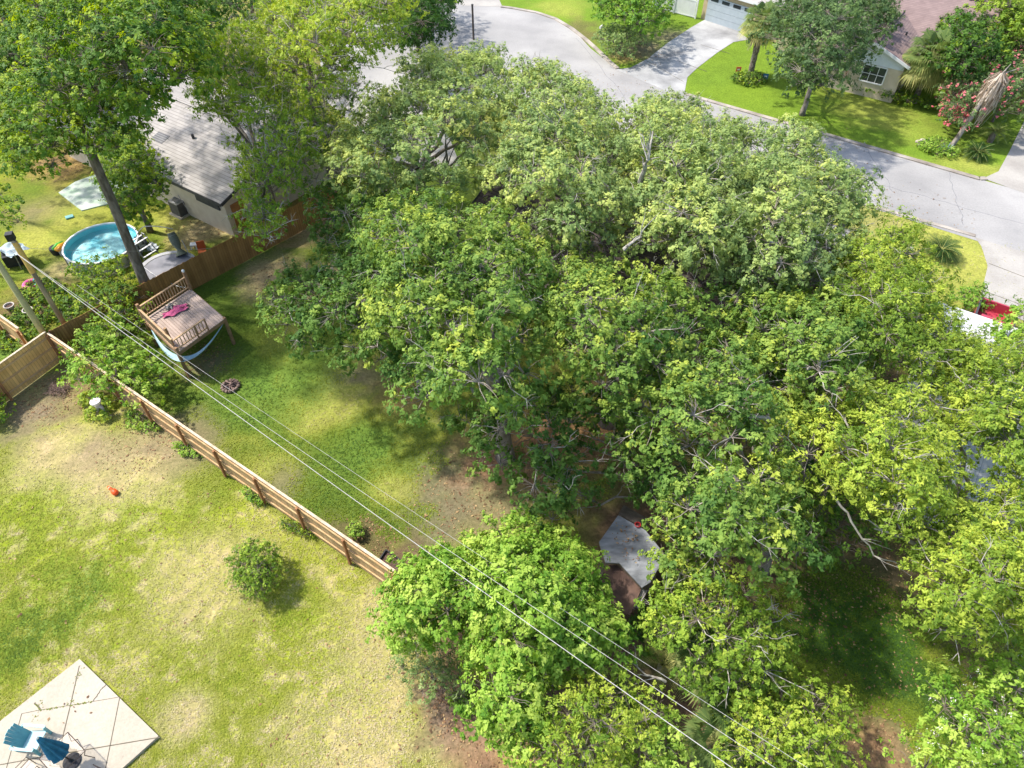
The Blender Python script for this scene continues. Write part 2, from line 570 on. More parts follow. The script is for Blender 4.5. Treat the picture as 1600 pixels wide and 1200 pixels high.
def grass_blades():
    """Tufts of real blades over the nearer lawns."""
    N = 190000
    px, py = rng.uniform(-60, 1660, N * 2), rng.uniform(380, 1230, N * 2)
    keep = rng.random(N * 2) < np.clip((py - 300) / 900, .15, 1)
    px, py = px[keep], py[keep]
    v = (600 - py) / FPX
    t = CAMH / (SP - CP * v)
    x, y = (px - 800) / FPX * t, (CP + v * SP) * t
    c = ground_colour(x, y)
    greenish = c[:, 1] / (c[:, 0] + 1e-5)
    p_ = np.clip((greenish - .8) * 2.4, .04, 1)
    lum = c.mean(axis=1)
    p_ = np.where((greenish < 1.0) & (lum < .2), 0, p_)
    ok = rng.random(len(x)) < p_
    # not on the patio slab
    a, b_, c_ = P(127, 1032), P(250, 1152), P(-30, 1155)
    d, e = (b_ - a).normalized(), (c_ - a).normalized()
    det = d.x * e.y - d.y * e.x
    s_ = ((x - a.x) * e.y - (y - a.y) * e.x) / det
    t_ = (d.x * (y - a.y) - d.y * (x - a.x)) / det
    ok &= ~((s_ > -.05) & (s_ < (b_ - a).length + .05) & (t_ > -.05))
    x, y, c, greenish, lum = x[ok], y[ok], c[ok], greenish[ok], lum[ok]
    n = len(x)
    V = np.zeros((n * 2, 3, 3))
    T = np.zeros(n * 2)
    for k in range(2):
        a = rng.random(n) * 6.28
        L = rng.uniform(.04, .11, n)
        w = rng.uniform(.015, .03, n)
        hgt = rng.uniform(.02, .06, n)
        ox, oy = x + rng.normal(0, .03, n), y + rng.normal(0, .03, n)
        V[k::2, 0] = np.stack([ox - np.sin(a) * w, oy + np.cos(a) * w, np.full(n, .002)], -1)
        V[k::2, 1] = np.stack([ox + np.sin(a) * w, oy - np.cos(a) * w, np.full(n, .002)], -1)
        V[k::2, 2] = np.stack([ox + np.cos(a) * L, oy + np.sin(a) * L, hgt], -1)
        T[k::2] = np.clip(1.15 - (greenish - .78) * 1.15 + rng.normal(0, .12, n), 0, np.clip(lum * 4.2 - .1, .15, 1))
    o = quads('grass', V, GRASS, None, {'tint': T}, 3)
    struct(o, 'stuff')
    tag(o, 'short mown grass blades growing across the sunlit lawns', 'grass')


grass_blades()

# ------------------------------------------------------------------ street, kerbs, driveways
def concrete(name, c1, c2, scale=.35):
    m = mat(name, c1, c2, scale=scale, detail=10, rough=.9, bump=.15, bscale=14, lo=.3, hi=.62)
    n = m.node_tree
    b = n.nodes['Principled BSDF']
    src = b.inputs['Base Color'].links[0].from_socket
    no = n.nodes.new('ShaderNodeTexNoise')
    no.inputs['Scale'].default_value = 9
    no.inputs['Detail'].default_value = 8
    no.inputs['Roughness'].default_value = .8
    tc = [x for x in n.nodes if x.type == 'TEX_COORD'][0]
    n.links.new(tc.outputs['Object'], no.inputs[0])
    cr = n.nodes.new('ShaderNodeValToRGB')
    cr.color_ramp.elements[0].position, cr.color_ramp.elements[0].color = .25, (.78, .78, .78, 1)
    cr.color_ramp.elements[1].position, cr.color_ramp.elements[1].color = .7, (1.08, 1.08, 1.08, 1)
    n.links.new(no.outputs[0], cr.inputs[0])
    mx = n.nodes.new('ShaderNodeMix')
    mx.data_type = 'RGBA'
    mx.blend_type = 'MULTIPLY'
    mx.inputs[0].default_value = 1
    n.links.new(src, mx.inputs[6])
    n.links.new(cr.outputs[0], mx.inputs[7])
    n.links.new(mx.outputs[2], b.inputs['Base Color'])
    return m


def spots(m, sc, thr, col):
    n = m.node_tree
    b = n.nodes['Principled BSDF']
    src = b.inputs['Base Color'].links[0].from_socket
    tc = [x for x in n.nodes if x.type == 'TEX_COORD'][0]
    for k, (s_, t_, f_) in enumerate(((sc, thr, .55), (sc * .22, .40, .28))):
        vo = n.nodes.new('ShaderNodeTexNoise')
        vo.inputs['Scale'].default_value = s_
        vo.inputs['Detail'].default_value = 3 + 5 * k
        n.links.new(tc.outputs['Object'], vo.inputs[0])
        mr = n.nodes.new('ShaderNodeMapRange')
        mr.inputs[1].default_value, mr.inputs[2].default_value = t_, t_ - .08
        mr.inputs[4].default_value = f_
        n.links.new(vo.outputs[0], mr.inputs[0])
        mx = n.nodes.new('ShaderNodeMix')
        mx.data_type = 'RGBA'
        n.links.new(mr.outputs[0], mx.inputs[0])
        n.links.new(src, mx.inputs[6])
        mx.inputs[7].default_value = (*col, 1)
        src = mx.outputs[2]
    n.links.new(src, b.inputs['Base Color'])
    return m


ROADM = concrete('road_surface', (.38, .37, .355), (.25, .245, .24), .17)
DRIVEM = concrete('driveway_concrete', (.40, .38, .345), (.30, .28, .255), .5)
STAIND = concrete('stained_driveway', (.43, .43, .42), (.19, .19, .19), .42)
SLABM = concrete('patio_concrete', (.47, .42, .34), (.42, .37, .29), .6)
KERBM = concrete('kerb_concrete', (.42, .38, .33), (.20, .17, .14), .8)
spots(ROADM, 2.2, .30, (.20, .20, .20))
spots(DRIVEM, 2.0, .31, (.2, .18, .16))
spots(SLABM, 3.0, .30, (.28, .25, .20))
JOINT = mat('joint', (.16, .14, .10), (.10, .09, .06), scale=6)

rd = Vector((.812, -.584, 0))
nA, nC = Vector((13.88, 55.03, 0)), Vector((31.2, 42.58, 0))
sA = Vector((22.25, 39.48, 0))
sdir = Vector((.82, -.572, 0)).normalized()
cc, cr_ = Vector((-5, 64, 0)), 11.6
arc = [cc + Vector((cr_ * math.cos(R(a)), cr_ * math.sin(R(a)), 0)) for a in range(21, 301, 6)]
m = MB()
north = [nA + rd * 90, nC, nA, Vector((11.4, 57.0, 0)), Vector((8.61, 60.46, 0)), Vector((6.9, 64.4, 0))]
south = [Vector((.6, 54.2, 0)), sA, sA + sdir * 60]
pts = north + arc + south
m.poly([(p.x, p.y, .012) for p in pts])
struct(m.build('road', ROADM))
# fan triangulation safety is left to the n-gon tessellator


def kerb(name, pl, w=.38, h=.085):
    m = MB()
    for a, b in zip(pl[:-1], pl[1:]):
        m.beam((a.x, a.y, h / 2), (b.x, b.y, h / 2), w, h)
    return struct(m.build(name, KERBM))


kerb('kerb', [Vector((13.7, 55.3, 0)), nC, P(1538, 282) + Vector((.2, .2, 0))])
kerb('kerb', [P(965, 108), P(952, 97), P(935, 80), P(915, 62), P(893, 45), P(868, 30), P(838, 20), P(800, 13), P(783, 11)])
kerb('kerb', [P(1330, 313), P(1430, 342), P(1524, 369)], .3, .05)


def sheet(name, pix, mt, z=.02):
    m = MB()
    m.poly([(*P(x, y).to_2d(), z) for x, y in pix])
    return struct(m.build(name, mt))


sheet('driveway', [(962, 109), (985, 106), (1012, 92), (1045, 66), (1080, 43), (1101, 31), (1152, 48), (1170, 62), (1146, 66), (1120, 83), (1090, 106), (1074, 121), (1070, 142), (1078, 154), (1040, 142)], STAIND, .022)
sheet('driveway', [(1536, 279), (1560, 268), (1578, 235), (1602, 186), (1700, 196), (1700, 338)], DRIVEM, .022)
sheet('driveway', [(1523, 371), (1533, 385), (1543, 416), (1536, 446), (1530, 470), (1640, 520), (1700, 520), (1700, 425)], DRIVEM, .022)
sheet('driveway', [(700, -12), (722, 9), (785, 11), (775, -12)], DRIVEM, .022)
sheet('driveway', [(1090, 300), (1240, 330), (1330, 360), (1260, 440), (1140, 400), (1060, 350)], DRIVEM, .008)
sheet('driveway', [(500, 150), (560, 120), (600, 110), (700, 210), (720, 260), (640, 270)], DRIVEM, .008)
m = MB()
for a, b in (((1545, 412), (1610, 437)), ((1537, 455), (1610, 482)), ((1060, 96), (1104, 112)), ((1010, 95), (1068, 128)), ((1095, 70), (1140, 84))):
    p, q = P(*a), P(*b)
    m.beam((p.x, p.y, .024), (q.x, q.y, .024), .04, .008)
struct(m.build('driveway_joints', JOINT))
m = MB()
for a, b in (((1350, 222), (1395, 300)), ((1480, 262), (1505, 352)), ((900, 60), (1000, 180)), ((1380, 290), (1600, 350))):
    p, q = P(*a), P(*b)
    k = [p.lerp(q, t) + Vector((random.uniform(-.12, .12), random.uniform(-.12, .12), 0)) * (0 < t < 1) for t in np.linspace(0, 1, 14)]
    for u, w in zip(k[:-1], k[1:]):
        m.beam((u.x, u.y, .013), (w.x, w.y, .013), .035, .006)
struct(m.build('road_cracks', mat('crack_fill', (.24, .24, .25), (.17, .17, .18))))

# ------------------------------------------------------------------ the patio corner
a = P(127, 1032)
b = P(250, 1152)
c = P(-30, 1155)
d1, d2 = (b - a).normalized(), (c - a).normalized()
L1 = (b - a).length
m = MB()
pa = [a, a + d1 * L1, a + d1 * L1 + d2 * 8, a + d2 * 8]
m.prism([p.to_2d() for p in pa], -.1, .14)
patio = struct(m.build('patio', SLABM))
m = MB()


def crack(pl, w, z=.143, jit=.02):
    for p0, p1 in zip(pl[:-1], pl[1:]):
        k = [p0.lerp(p1, t) + Vector((random.uniform(-jit, jit), random.uniform(-jit, jit), 0)) * (0 < t < 1) for t in np.linspace(0, 1, 7)]
        for u, v_ in zip(k[:-1], k[1:]):
            m.beam((u.x, u.y, z), (v_.x, v_.y, z), w, .008)


PZ = .14
crack([P(124, 1040, PZ), P(110, 1102, PZ), P(96, 1160, PZ)], .03, jit=0)
crack([P(187, 1090, PZ), P(172, 1165, PZ), P(165, 1200, PZ)], .025, jit=0)
crack([P(34, 1115, PZ), P(10, 1200, PZ)], .02, jit=0)
crack([P(0, 1195, PZ), P(60, 1184, PZ), P(172, 1165, PZ), P(250, 1152, PZ)], .03, jit=0)
crack([P(34, 1115, PZ), P(65, 1109, PZ), P(110, 1102, PZ), P(187, 1089, PZ)], .015, jit=0)
crack([P(54, 1098, PZ), P(64, 1110, PZ)], .05)
crack([P(145, 1096, PZ), P(156, 1080, PZ), P(166, 1069, PZ)], .03)
o = m.build('patio_joints', JOINT)
struct(o)

m = MB()
pm = [P(54, 1098, PZ), P(63, 1110, PZ), P(110, 1102, PZ), P(146, 1096, PZ)]
random.seed(6)
for u, v_ in zip(pm[:-1], pm[1:]):
    for k in range(int((v_ - u).length / .03)):
        q = u.lerp(v_, random.random()) + Vector((random.gauss(0, .012), random.gauss(0, .012), .004))
        r_ = random.uniform(.010, .028)
        m.ellip(q, (r_, r_, r_ * .6), 6, 4, .3)
for k in range(60):
    q = random.choice([P(119, 1060, PZ), P(111, 1095, PZ), P(64, 1100, PZ), P(58, 1118, PZ), P(125, 1050, PZ)]) + Vector((random.gauss(0, .07), random.gauss(0, .1), .004))
    r_ = random.uniform(.008, .022)
    m.ellip(q, (r_, r_ * 1.5, r_ * .5), 5, 3, .3)
tag(m.build('moss', mat('moss_green', (.22, .26, .05), (.12, .13, .03), scale=20)), 'green moss growing in the cracked joints of the patio corner', 'moss')['kind'] = 'stuff'

# ------------------------------------------------------------------ wooden fences
WOODF = striped('fence_boards', (.60, .38, .17), (.40, .24, .10), (.16, .09, .04), .14, 0, along=0, width=.05, var=.75)
WOODF_Y = striped('fence_boards_side', (.50, .26, .075), (.38, .19, .05), (.15, .07, .02), .15, math.atan2(-.785, -.62), along=0, width=.06, var=.82)
WOODR = mat('fence_rail', (.62, .42, .22), (.44, .28, .13), scale=3, stretch=(1, 1, 6))
WOODP = mat('fence_post', (.36, .18, .08), (.24, .11, .05), scale=3)
WOODT = mat('sunlit_cap', (.66, .54, .40), (.46, .35, .24), scale=5)  # paler than the boards: sunlight on the picket tops put into the colour


def fence(label, a, b, side, h=1.8, bmat=None, cap=True, spacing=2.44, rails=(.35, 1.0, 1.6), group=None, boards_rz=None, last=True):
    """side: +1 puts posts and rails on the left of a->b, -1 on the right."""
    a, b = Vector(a), Vector(b)
    d = (b - a).normalized()
    nrm = Vector((-d.y, d.x, 0)) * side
    L = (b - a).length
    root = thing('wooden_fence', a, label, 'fence', group)
    m = MB()
    n = int(L / .145)
    for i in range(n):
        p = a + d * (L * (i + .5) / n)
        hh = h + random.uniform(-.02, .02)
        m.box((p.x, p.y, hh / 2 + .03), (L / n - .006, .02, hh), rz=math.atan2(d.y, d.x))
    m.build('board_panel', bmat or WOODF, root)
    k = max(1, round(L / spacing))
    for i in range(k + 1 if last else k):
        p = a + d * (L * i / k) + nrm * .115
        m = MB()
        m.box((p.x, p.y, (h - .02) / 2), (.10, .10, h - .02), rz=math.atan2(d.y, d.x))
        m.build('post', WOODP, root)
    for z in rails:
        m = MB()
        m.beam(a + nrm * .037 + Vector((0, 0, z)), b + nrm * .037 + Vector((0, 0, z)), .045, .09)
        m.build('rail', WOODR, root)
    if cap:
        m = MB()
        z = h + .065
        m.beam(a + Vector((0, 0, z)), b + Vector((0, 0, z)), .10, .035)
        m.build('lit_top_strip', WOODT, root)
    return root


def boards_mat(name, d, c1, c2, cl):
    return striped(name, c1, c2, cl, .145, -math.atan2(d.y, d.x), along=0, width=.06, var=.72)


c0 = P(100, 562)
a1 = P(222, 655)
a2 = a1 + (P(625, 930) - a1).normalized() * 15.6
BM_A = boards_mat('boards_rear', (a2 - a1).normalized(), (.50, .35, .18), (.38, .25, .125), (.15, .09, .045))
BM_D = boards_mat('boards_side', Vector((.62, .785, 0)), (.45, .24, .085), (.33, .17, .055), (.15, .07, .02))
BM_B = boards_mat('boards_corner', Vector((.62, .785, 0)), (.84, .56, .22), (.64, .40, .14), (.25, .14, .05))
fence('long wooden privacy fence between dry lawn and green yard', c0 + (a1 - c0) * 0.02, a2, -1, bmat=BM_A)
p1 = P(245, 475)
dD = (P(400, 396) - p1).normalized()
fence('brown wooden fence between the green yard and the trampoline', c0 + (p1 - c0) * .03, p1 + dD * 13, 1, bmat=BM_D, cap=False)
p2 = c0 - (P(100, 562) - P(0, 636)).normalized() * 6
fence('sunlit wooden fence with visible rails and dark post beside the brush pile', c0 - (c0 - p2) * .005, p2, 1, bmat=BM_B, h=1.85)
q1 = P(62, 566)
fence('tan wooden fence with smooth boards between the buckets and the small green patch', q1 + Vector((-.35, .45, 0)), P(62, 566) + (P(0, 518) - P(62, 566)).normalized() * 8, 1, bmat=boards_mat('boards_back', (P(0, 518) - P(62, 566)).normalized(), (.62, .42, .21), (.52, .34, .16), (.4, .24, .1)), cap=True, rails=(.35, 1.4))

# ------------------------------------------------------------------ houses
SH_GREY = striped('grey_shingles', (.43, .405, .39), (.35, .33, .31), (.22, .205, .195), .22, -ANG, along=1, width=.16, var=.80, breaks=.5)
SH_PINK = striped('mauve_shingles', (.28, .205, .19), (.215, .155, .145), (.14, .10, .10), .19, -ANG, along=0, width=.12, var=.84, breaks=.4)
SH_PINK2 = striped('mauve_shingles_main', (.28, .205, .19), (.215, .155, .145), (.14, .10, .10), .19, -ANG, along=1, width=.12, var=.84, breaks=.4)
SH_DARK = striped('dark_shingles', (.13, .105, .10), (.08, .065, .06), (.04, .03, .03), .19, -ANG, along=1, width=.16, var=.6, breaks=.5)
METALW = striped('white_metal_roof', (.62, .62, .62), (.50, .51, .52), (.35, .36, .38), .4, -ANG, along=0, width=.05, var=.95)
CREAM = mat('cream_stucco', (.66, .56, .42), (.58, .48, .35), scale=2, bump=.2, bscale=40)
WHITEP = mat('white_paint', (.80, .80, .80), (.72, .72, .73), scale=2, rough=.5)
TRIMD = mat('dark_trim', (.07, .07, .075), (.05, .05, .055), scale=4, rough=.6)
GLASS = mat('window_glass', (.05, .06, .07), (.03, .035, .04), scale=1, rough=.08, spec=.8)
GREYMET = mat('grey_metal', (.32, .33, .34), (.24, .25, .26), scale=6, rough=.4, metal=.6)
BLACKP = mat('black_plastic', (.03, .03, .035), (.018, .018, .02), scale=6, rough=.5)
GREYP = mat('grey_plastic', (.42, .40, .38), (.32, .30, .29), scale=4, rough=.6)


def gable(label, o, ax, ay, L, W, wh, rise, rmat, wmat, ov=.45, name='house', fascia=None, gmat=None):
    """Ridge runs along ax; o is the footprint corner; returns the root and a point function."""
    o, ax, ay = Vector(o), Vector(ax).normalized(), Vector(ay).normalized()
    Z = Vector((0, 0, 1))
    pt = lambda s, t, z: o + ax * s + ay * t + Z * z
    root = thing(name, o, label, 'house')
    m = MB()
    for q in ([(0, 0), (L, 0)], [(L, 0), (L, W)], [(L, W), (0, W)], [(0, W), (0, 0)]):
        (s0, t0), (s1, t1) = q
        m.poly([pt(s0, t0, 0), pt(s1, t1, 0), pt(s1, t1, wh), pt(s0, t0, wh)])
    for s in (0, L):
        if not gmat:
            m.poly([pt(s, 0, wh), pt(s, W, wh), pt(s, W / 2, wh + rise)])
    m.build('wall', wmat, root)
    for s in ((-.04, L + .04) if gmat else ()):
        m = MB()
        if 1:
            m.poly([pt(s, 0, wh - .5), pt(s, W, wh - .5), pt(s, W, wh), pt(s, W / 2, wh + rise), pt(s, 0, wh)])
        m.build('gable_siding', gmat, root)
    k = rise / (W / 2)
    m = MB()
    th = .14
    m.slab([pt(-ov, -ov, wh - ov * k + th), pt(L + ov, -ov, wh - ov * k + th), pt(L + ov, W / 2, wh + rise + th), pt(-ov, W / 2, wh + rise + th)], th)
    m.slab([pt(-ov, W / 2 + .002, wh + rise + th), pt(L + ov, W / 2 + .002, wh + rise + th), pt(L + ov, W + ov, wh - ov * k + th), pt(-ov, W + ov, wh - ov * k + th)], th)
    rf = m.build('roof', rmat, root)
    m = MB()
    m.beam(pt(-ov, W / 2, wh + rise + th + .02), pt(L + ov, W / 2, wh + rise + th + .02), .3, .04)
    m.build('ridge_cap', rmat, root)
    m = MB()
    for t in (-ov - .02, W + ov + .02):
        m.beam(pt(-ov, t, wh - ov * k + th / 2), pt(L + ov, t, wh - ov * k + th / 2), .04, .2)
    for s in (-ov - .02, L + ov + .02):
        m.beam(pt(s, -ov, wh - ov * k + th / 2), pt(s, W / 2, wh + rise + th / 2), .05, .2)
        m.beam(pt(s, W / 2, wh + rise + th / 2), pt(s, W + ov, wh - ov * k + th / 2), .05, .2)
    m.build('fascia', fascia or TRIMD, root)
    return root, pt


def window(root, c, w, h, nrm, bars=(1, 1), fr=None):
    c, nrm = Vector(c), Vector(nrm).normalized()
    s = Vector((-nrm.y, nrm.x, 0))
    Z = Vector((0, 0, 1))
    m = MB()
    for k in (-1, 1):
        m.beam(c + s * (k * w / 2) - Z * (h / 2) + nrm * .03, c + s * (k * w / 2) + Z * (h / 2) + nrm * .03, .08, .08, up=s)
        m.beam(c - s * (w / 2 - .04) + Z * (k * h / 2) + nrm * .03, c + s * (w / 2 - .04) + Z * (k * h / 2) + nrm * .03, .08, .08)
    for i in range(bars[0]):
        x = -w / 2 + w * (i + 1) / (bars[0] + 1)
        m.beam(c + s * x - Z * (h / 2 - .04) + nrm * .03, c + s * x + Z * (h / 2 - .04) + nrm * .03, .04, .04, up=s)
    for i in range(bars[1]):
        z = -h / 2 + h * (i + 1) / (bars[1] + 1)
        m.beam(c - s * (w / 2 - .04) + Z * z + nrm * .032, c + s * (w / 2 - .04) + Z * z + nrm * .032, .04, .03)
    f = m.build('window', fr or WHITEP, root)
    m = MB()
    m.poly([c - s * w / 2 - Z * h / 2 + nrm * .012, c + s * w / 2 - Z * h / 2 + nrm * .012, c + s * w / 2 + Z * h / 2 + nrm * .012, c - s * w / 2 + Z * h / 2 + nrm * .012])
    g = m.build('pane', GLASS)
    g.parent = f
    g.matrix_parent_inverse = Matrix.Identity(4)
    return f


# left neighbour: the eave corner over the AC unit
eL = P(345, 320, 2.62)
oL = eL + E2 * .45 - E1 * .45
oL.z = 0
hl, ptl = gable('pale grey shingled house with cream stucco walls behind the round pool', oL, -E1, E2, 17, 9.6, 2.65, 1.45, SH_GREY, CREAM, .45)
m = MB()
m.beam(ptl(.5, -.05, 1.95), ptl(2.6, -.05, 1.95), .08, .55)
m.build('window_shade', TRIMD, hl)
window(hl, ptl(6.6, 0, 1.6), 1.1, 1.2, -E2, fr=TRIMD)
m = MB()
m.beam(ptl(-.02, .8, 0), ptl(-.02, .8, 2), .9, .05, up=E1)
m.build('door', mat('orange_door', (.45, .2, .06), (.35, .15, .05)), hl)
v = ptl(5.4, 2.7, 2.65 + 1.45 * 2.7 / 4.8 + .14)
MB().tube([v, v + Vector((0, 0, .3))], .09, 8).build('roof_vent', TRIMD, hl)
v = ptl(8.2, 1.5, 2.65 + 1.45 * 1.5 / 4.8 + .155)
sv = (ptl(0, 1, 1.45 / 4.8) - ptl(0, 0, 0))
m = MB()
m.slab([v, v + E1 * 1.1, v + E1 * 1.1 + sv * .7, v + sv * .7], .012)
m.build('roof_patch', striped('dark_patch', (.18, .18, .19), (.12, .12, .13), (.3, .3, .3), .15, -ANG, 1, .2), hl)
m = MB()
m.beam(ptl(3.2, -.5, .9), ptl(4.6, -.03, 1.3), .03, .03)
m.build('pipe', GREYP, hl)

# the house under the oaks
s0, n0 = -22.5, 24.0
to_w = lambda s, n: Vector((s * .812 + n * .584, -s * .584 + n * .812, 0))
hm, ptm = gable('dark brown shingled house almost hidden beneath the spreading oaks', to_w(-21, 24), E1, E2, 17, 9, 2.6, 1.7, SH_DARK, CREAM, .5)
v = ptm(6.2, 3.0, 2.6 + 1.7 * 3 / 4.5 + .14)
MB().tube([v, v + Vector((0, 0, .35))], .08, 8).build('roof_vent', GREYMET, hm)
window(hm, ptm(5, 0, 1.5), 1.6, 1.2, -E2)
window(hm, ptm(11, 0, 1.5), 1.6, 1.2, -E2)

# white metal roofs on the far side
e = P(1472, 467, 3.0)
hw, ptw = gable('low house with a white metal roof glimpsed through the yellow-green branches', Vector((e.x, e.y, 0)) - E2 * 11 - E2 * .0 + E1 * .3, E1, E2, 16, 10.6, 2.7, .75, METALW, WHITEP, .35, fascia=WHITEP)

# far house across the street (mauve roof)
pk = P(1368, 69, 4.0)
base = Vector((pk.x, pk.y, 0)) + E2 * .4
W_ = 5.0
hr, ptr = gable('mauve shingled house with a white gable and a flag across the street', base - E1 * (W_ / 2), E2, E1, 9, W_, 2.95, 1.0, SH_PINK, CREAM, .4, fascia=WHITEP, gmat=mat('pale_siding', (.72, .76, .80), (.66, .70, .74)))
# ridge along E2 for the wing; its front gable faces the street
window(hr, ptr(0, W_ / 2 + .55, 1.75), 1.7, 1.25, -E2, bars=(2, 1))
for dy in (2.4,):
    v = ptr(4.0, W_ / 2 + 1.3, 2.95 + 1.0 - 1.3 * 1.0 / 2.5 + .14)
    MB().tube([v, v + Vector((0, 0, .25))], .08, 8).build('roof_vent', TRIMD, hr)
    v = v + E1 * .7 + E2 * .4 - Vector((0, 0, .28))
    MB().tube([v, v + Vector((0, 0, .25))], .05, 8).build('roof_vent', GREYP, hr)
# main block behind the wing, ridge along the street
pt2 = lambda s, t, z: base + E1 * s + E2 * t + Vector((0, 0, z))
m = MB()
r0, rh = 9.0, 5.0
m.slab([pt2(-9, 4.6, 3.0), pt2(7, 4.6, 3.0), pt2(7, 10.4, 5.0), pt2(-9, 10.4, 5.0)], .14)
m.slab([pt2(-9, 10.402, 5.0), pt2(7, 10.402, 5.0), pt2(7, 16, 3.0), pt2(-9, 16, 3.0)], .14)
m.build('main_roof', SH_PINK2, hr)
m = MB()
m.beam(pt2(-9, 10.4, 5.03), pt2(7, 10.4, 5.03), .35, .05)
m.build('ridge_cap', mat('ridge_dark', (.2, .14, .14), (.15, .1, .1)), hr)
m = MB()
m.box(pt2(-1, 10.3, 1.4), (15, 10.6, 2.8), rz=ANG)
m.build('main_wall', CREAM, hr)

# garage house at the end of the stained driveway
g0, g1 = P(1101, 31), P(1150, 47)
gd = (g1 - g0).normalized()
gn = Vector((-gd.y, gd.x, 0))
hg, ptg = gable('garage house with a pale blue-grey door at the top of the stained driveway', g0 - gd * .45, gd, gn, 14, 8, 2.7, 1.3, SH_GREY, mat('tan_stucco', (.52, .42, .26), (.46, .36, .22)), .3, fascia=WHITEP)
m = MB()
for i in range(4):
    m.beam(ptg(.5, -.05, .28 + i * .53), ptg(5.3, -.05, .28 + i * .53), .06, .51)
gdoor = m.build('garage_door', mat('blue_grey_door', (.44, .50, .54), (.40, .46, .50), rough=.5), hg)
for i in range(4):
    m = MB()
    m.beam(ptg(.8 + i * 1.2, -.085, 1.92), ptg(1.6 + i * 1.2, -.085, 1.92), .02, .28)
    pg = m.build('pane', GLASS)
    pg.parent = gdoor

# white vinyl fence
f0, f1 = P(1020, 12), P(1086, 29)
fd = (f1 - f0).normalized()
root = thing('vinyl_fence', f0, 'white vinyl privacy fence beside the garage driveway', 'fence')
m = MB()
L = (f1 - f0).length
for i in range(int(L / .16)):
    p = f0 + fd * (.08 + i * .16)
    m.box((p.x, p.y, .78), (.155, .04, 1.35), rz=math.atan2(fd.y, fd.x))
m.build('panel', WHITEP, root)
for t in (0, .5, 1):
    p = f0.lerp(f1, t)
    m = MB()
    m.box((p.x, p.y, .8), (.13, .13, 1.6), rz=math.atan2(fd.y, fd.x))
    m.lathe((p.x, p.y, 1.6), [(.10, 0), (.09, .04), (.001, .1)], 4)
    m.build('post', WHITEP, root)
for z in (.12, 1.48):
    m = MB()
    m.beam(f0 + Vector((0, 0, z)), f1 + Vector((0, 0, z)), .07, .1)
    m.build('rail', WHITEP, root)

# ------------------------------------------------------------------ the shed
ROOFM = mat('weathered_metal_sheet', (.30, .315, .34), (.16, .17, .185), scale=1.6, detail=10, rough=.55, bump=.25, stretch=(1, 3, 1), rz=-ANG)
root = thing('garden_shed', P(975, 885), 'old garden shed with a grey sheet roof beside the broadleaf tree', 'shed')
rp = [(966, 805, 2.25), (936, 847, 2.2), (946, 879, 2.15), (968, 880, 2.12), (1003, 918, 2.05), (1016, 910, 2.05), (1040, 868, 2.2), (1008, 828, 2.3)]
m = MB()
m.slab([P(*q) for q in rp][::-1], .06)
m.build('roof', ROOFM, root)
m = MB()
w4 = [P(966, 809, 2.1), P(942, 850, 2.1), P(1003, 912, 2.0), P(1034, 866, 2.1)]
for i in range(4):
    u, w = w4[i], w4[(i + 1) % 4]
    m.beam((u.x, u.y, 1), (w.x, w.y, 1), .06, 2.0)
m.build('wall', mat('shed_planks', (.20, .15, .12), (.12, .09, .07), scale=4), root)
m = MB()
q4 = [P(948, 883, 1.75), P(968, 883, 1.75), P(1002, 921, 1.7), P(984, 962, 1.45), P(925, 932, 1.45)]
m.slab(q4[::-1], .05)
m.build('lean_to_roof', mat('rusty_brown_sheet', (.16, .095, .07), (.09, .055, .045), scale=3, detail=9), root)
m = MB()
m.beam(P(1006, 921, 1.6), P(990, 948, 1.3), .14, .03)
m.beam(P(1011, 922, 1.6), P(996, 950, 1.3), .05, .03)
m.build('trim_board', mat('grey_board', (.42, .40, .38), (.3, .28, .26), scale=6), root)
m = MB()
m.slab([P(966, 803, 2.2), P(975, 789, 1.9), P(1015, 812, 1.9), P(1008, 826, 2.2)][::-1], .05)
m.build('rear_roof', mat('mossy_sheet', (.22, .18, .15), (.12, .10, .08), scale=3), root)
c = P(996, 822, 2.24)
root = thing('bucket', c, 'small red-rimmed bucket lying on the shed roof edge', 'bucket')
m = MB()
m.lathe(c, [(.07, 0), (.10, .10)], 18)
m.disc(c, .07, 18, .01)
m.build('bucket_body', mat('dull_red', (.25, .05, .05), (.2, .04, .04)), root)
pts = [c + Vector((.105 * math.cos(k * math.pi / 10), .105 * math.sin(k * math.pi / 10), .105)) for k in range(21)]
MB().tube(pts, .014, 6).build('rim', mat('red_plastic', (.8, .05, .05), (.7, .04, .04), rough=.4), root)
# ------------------------------------------------------------------ vegetation
def in_poly(px, py, poly):
    ins = False
    j = len(poly) - 1
    for i in range(len(poly)):
        xi, yi = poly[i]
        xj, yj = poly[j]
        if (yi > py) != (yj > py) and px < (xj - xi) * (py - yi) / (yj - yi) + xi:
            ins = not ins
        j = i
    return ins


def edge_dist(px, py, poly):
    best = 1e9
    for i in range(len(poly)):
        x0, y0 = poly[i]
        x1, y1 = poly[(i + 1) % len(poly)]
        dx, dy = x1 - x0, y1 - y0
        t = max(0, min(1, ((px - x0) * dx + (py - y0) * dy) / (dx * dx + dy * dy + 1e-9)))
        best = min(best, math.hypot(px - x0 - t * dx, py - y0 - t * dy))
    return best


def oval(cx, cy, rx, ry, n=14, rot=0.0):
    return [(cx + rx * math.cos(2 * math.pi * k / n) * math.cos(rot) - ry * math.sin(2 * math.pi * k / n) * math.sin(rot),
             cy + rx * math.cos(2 * math.pi * k / n) * math.sin(rot) + ry * math.sin(2 * math.pi * k / n) * math.cos(rot)) for k in range(n)]


def unit(n):
    v = rng.normal(size=(n, 3))
    return v / np.linalg.norm(v, axis=1)[:, None]


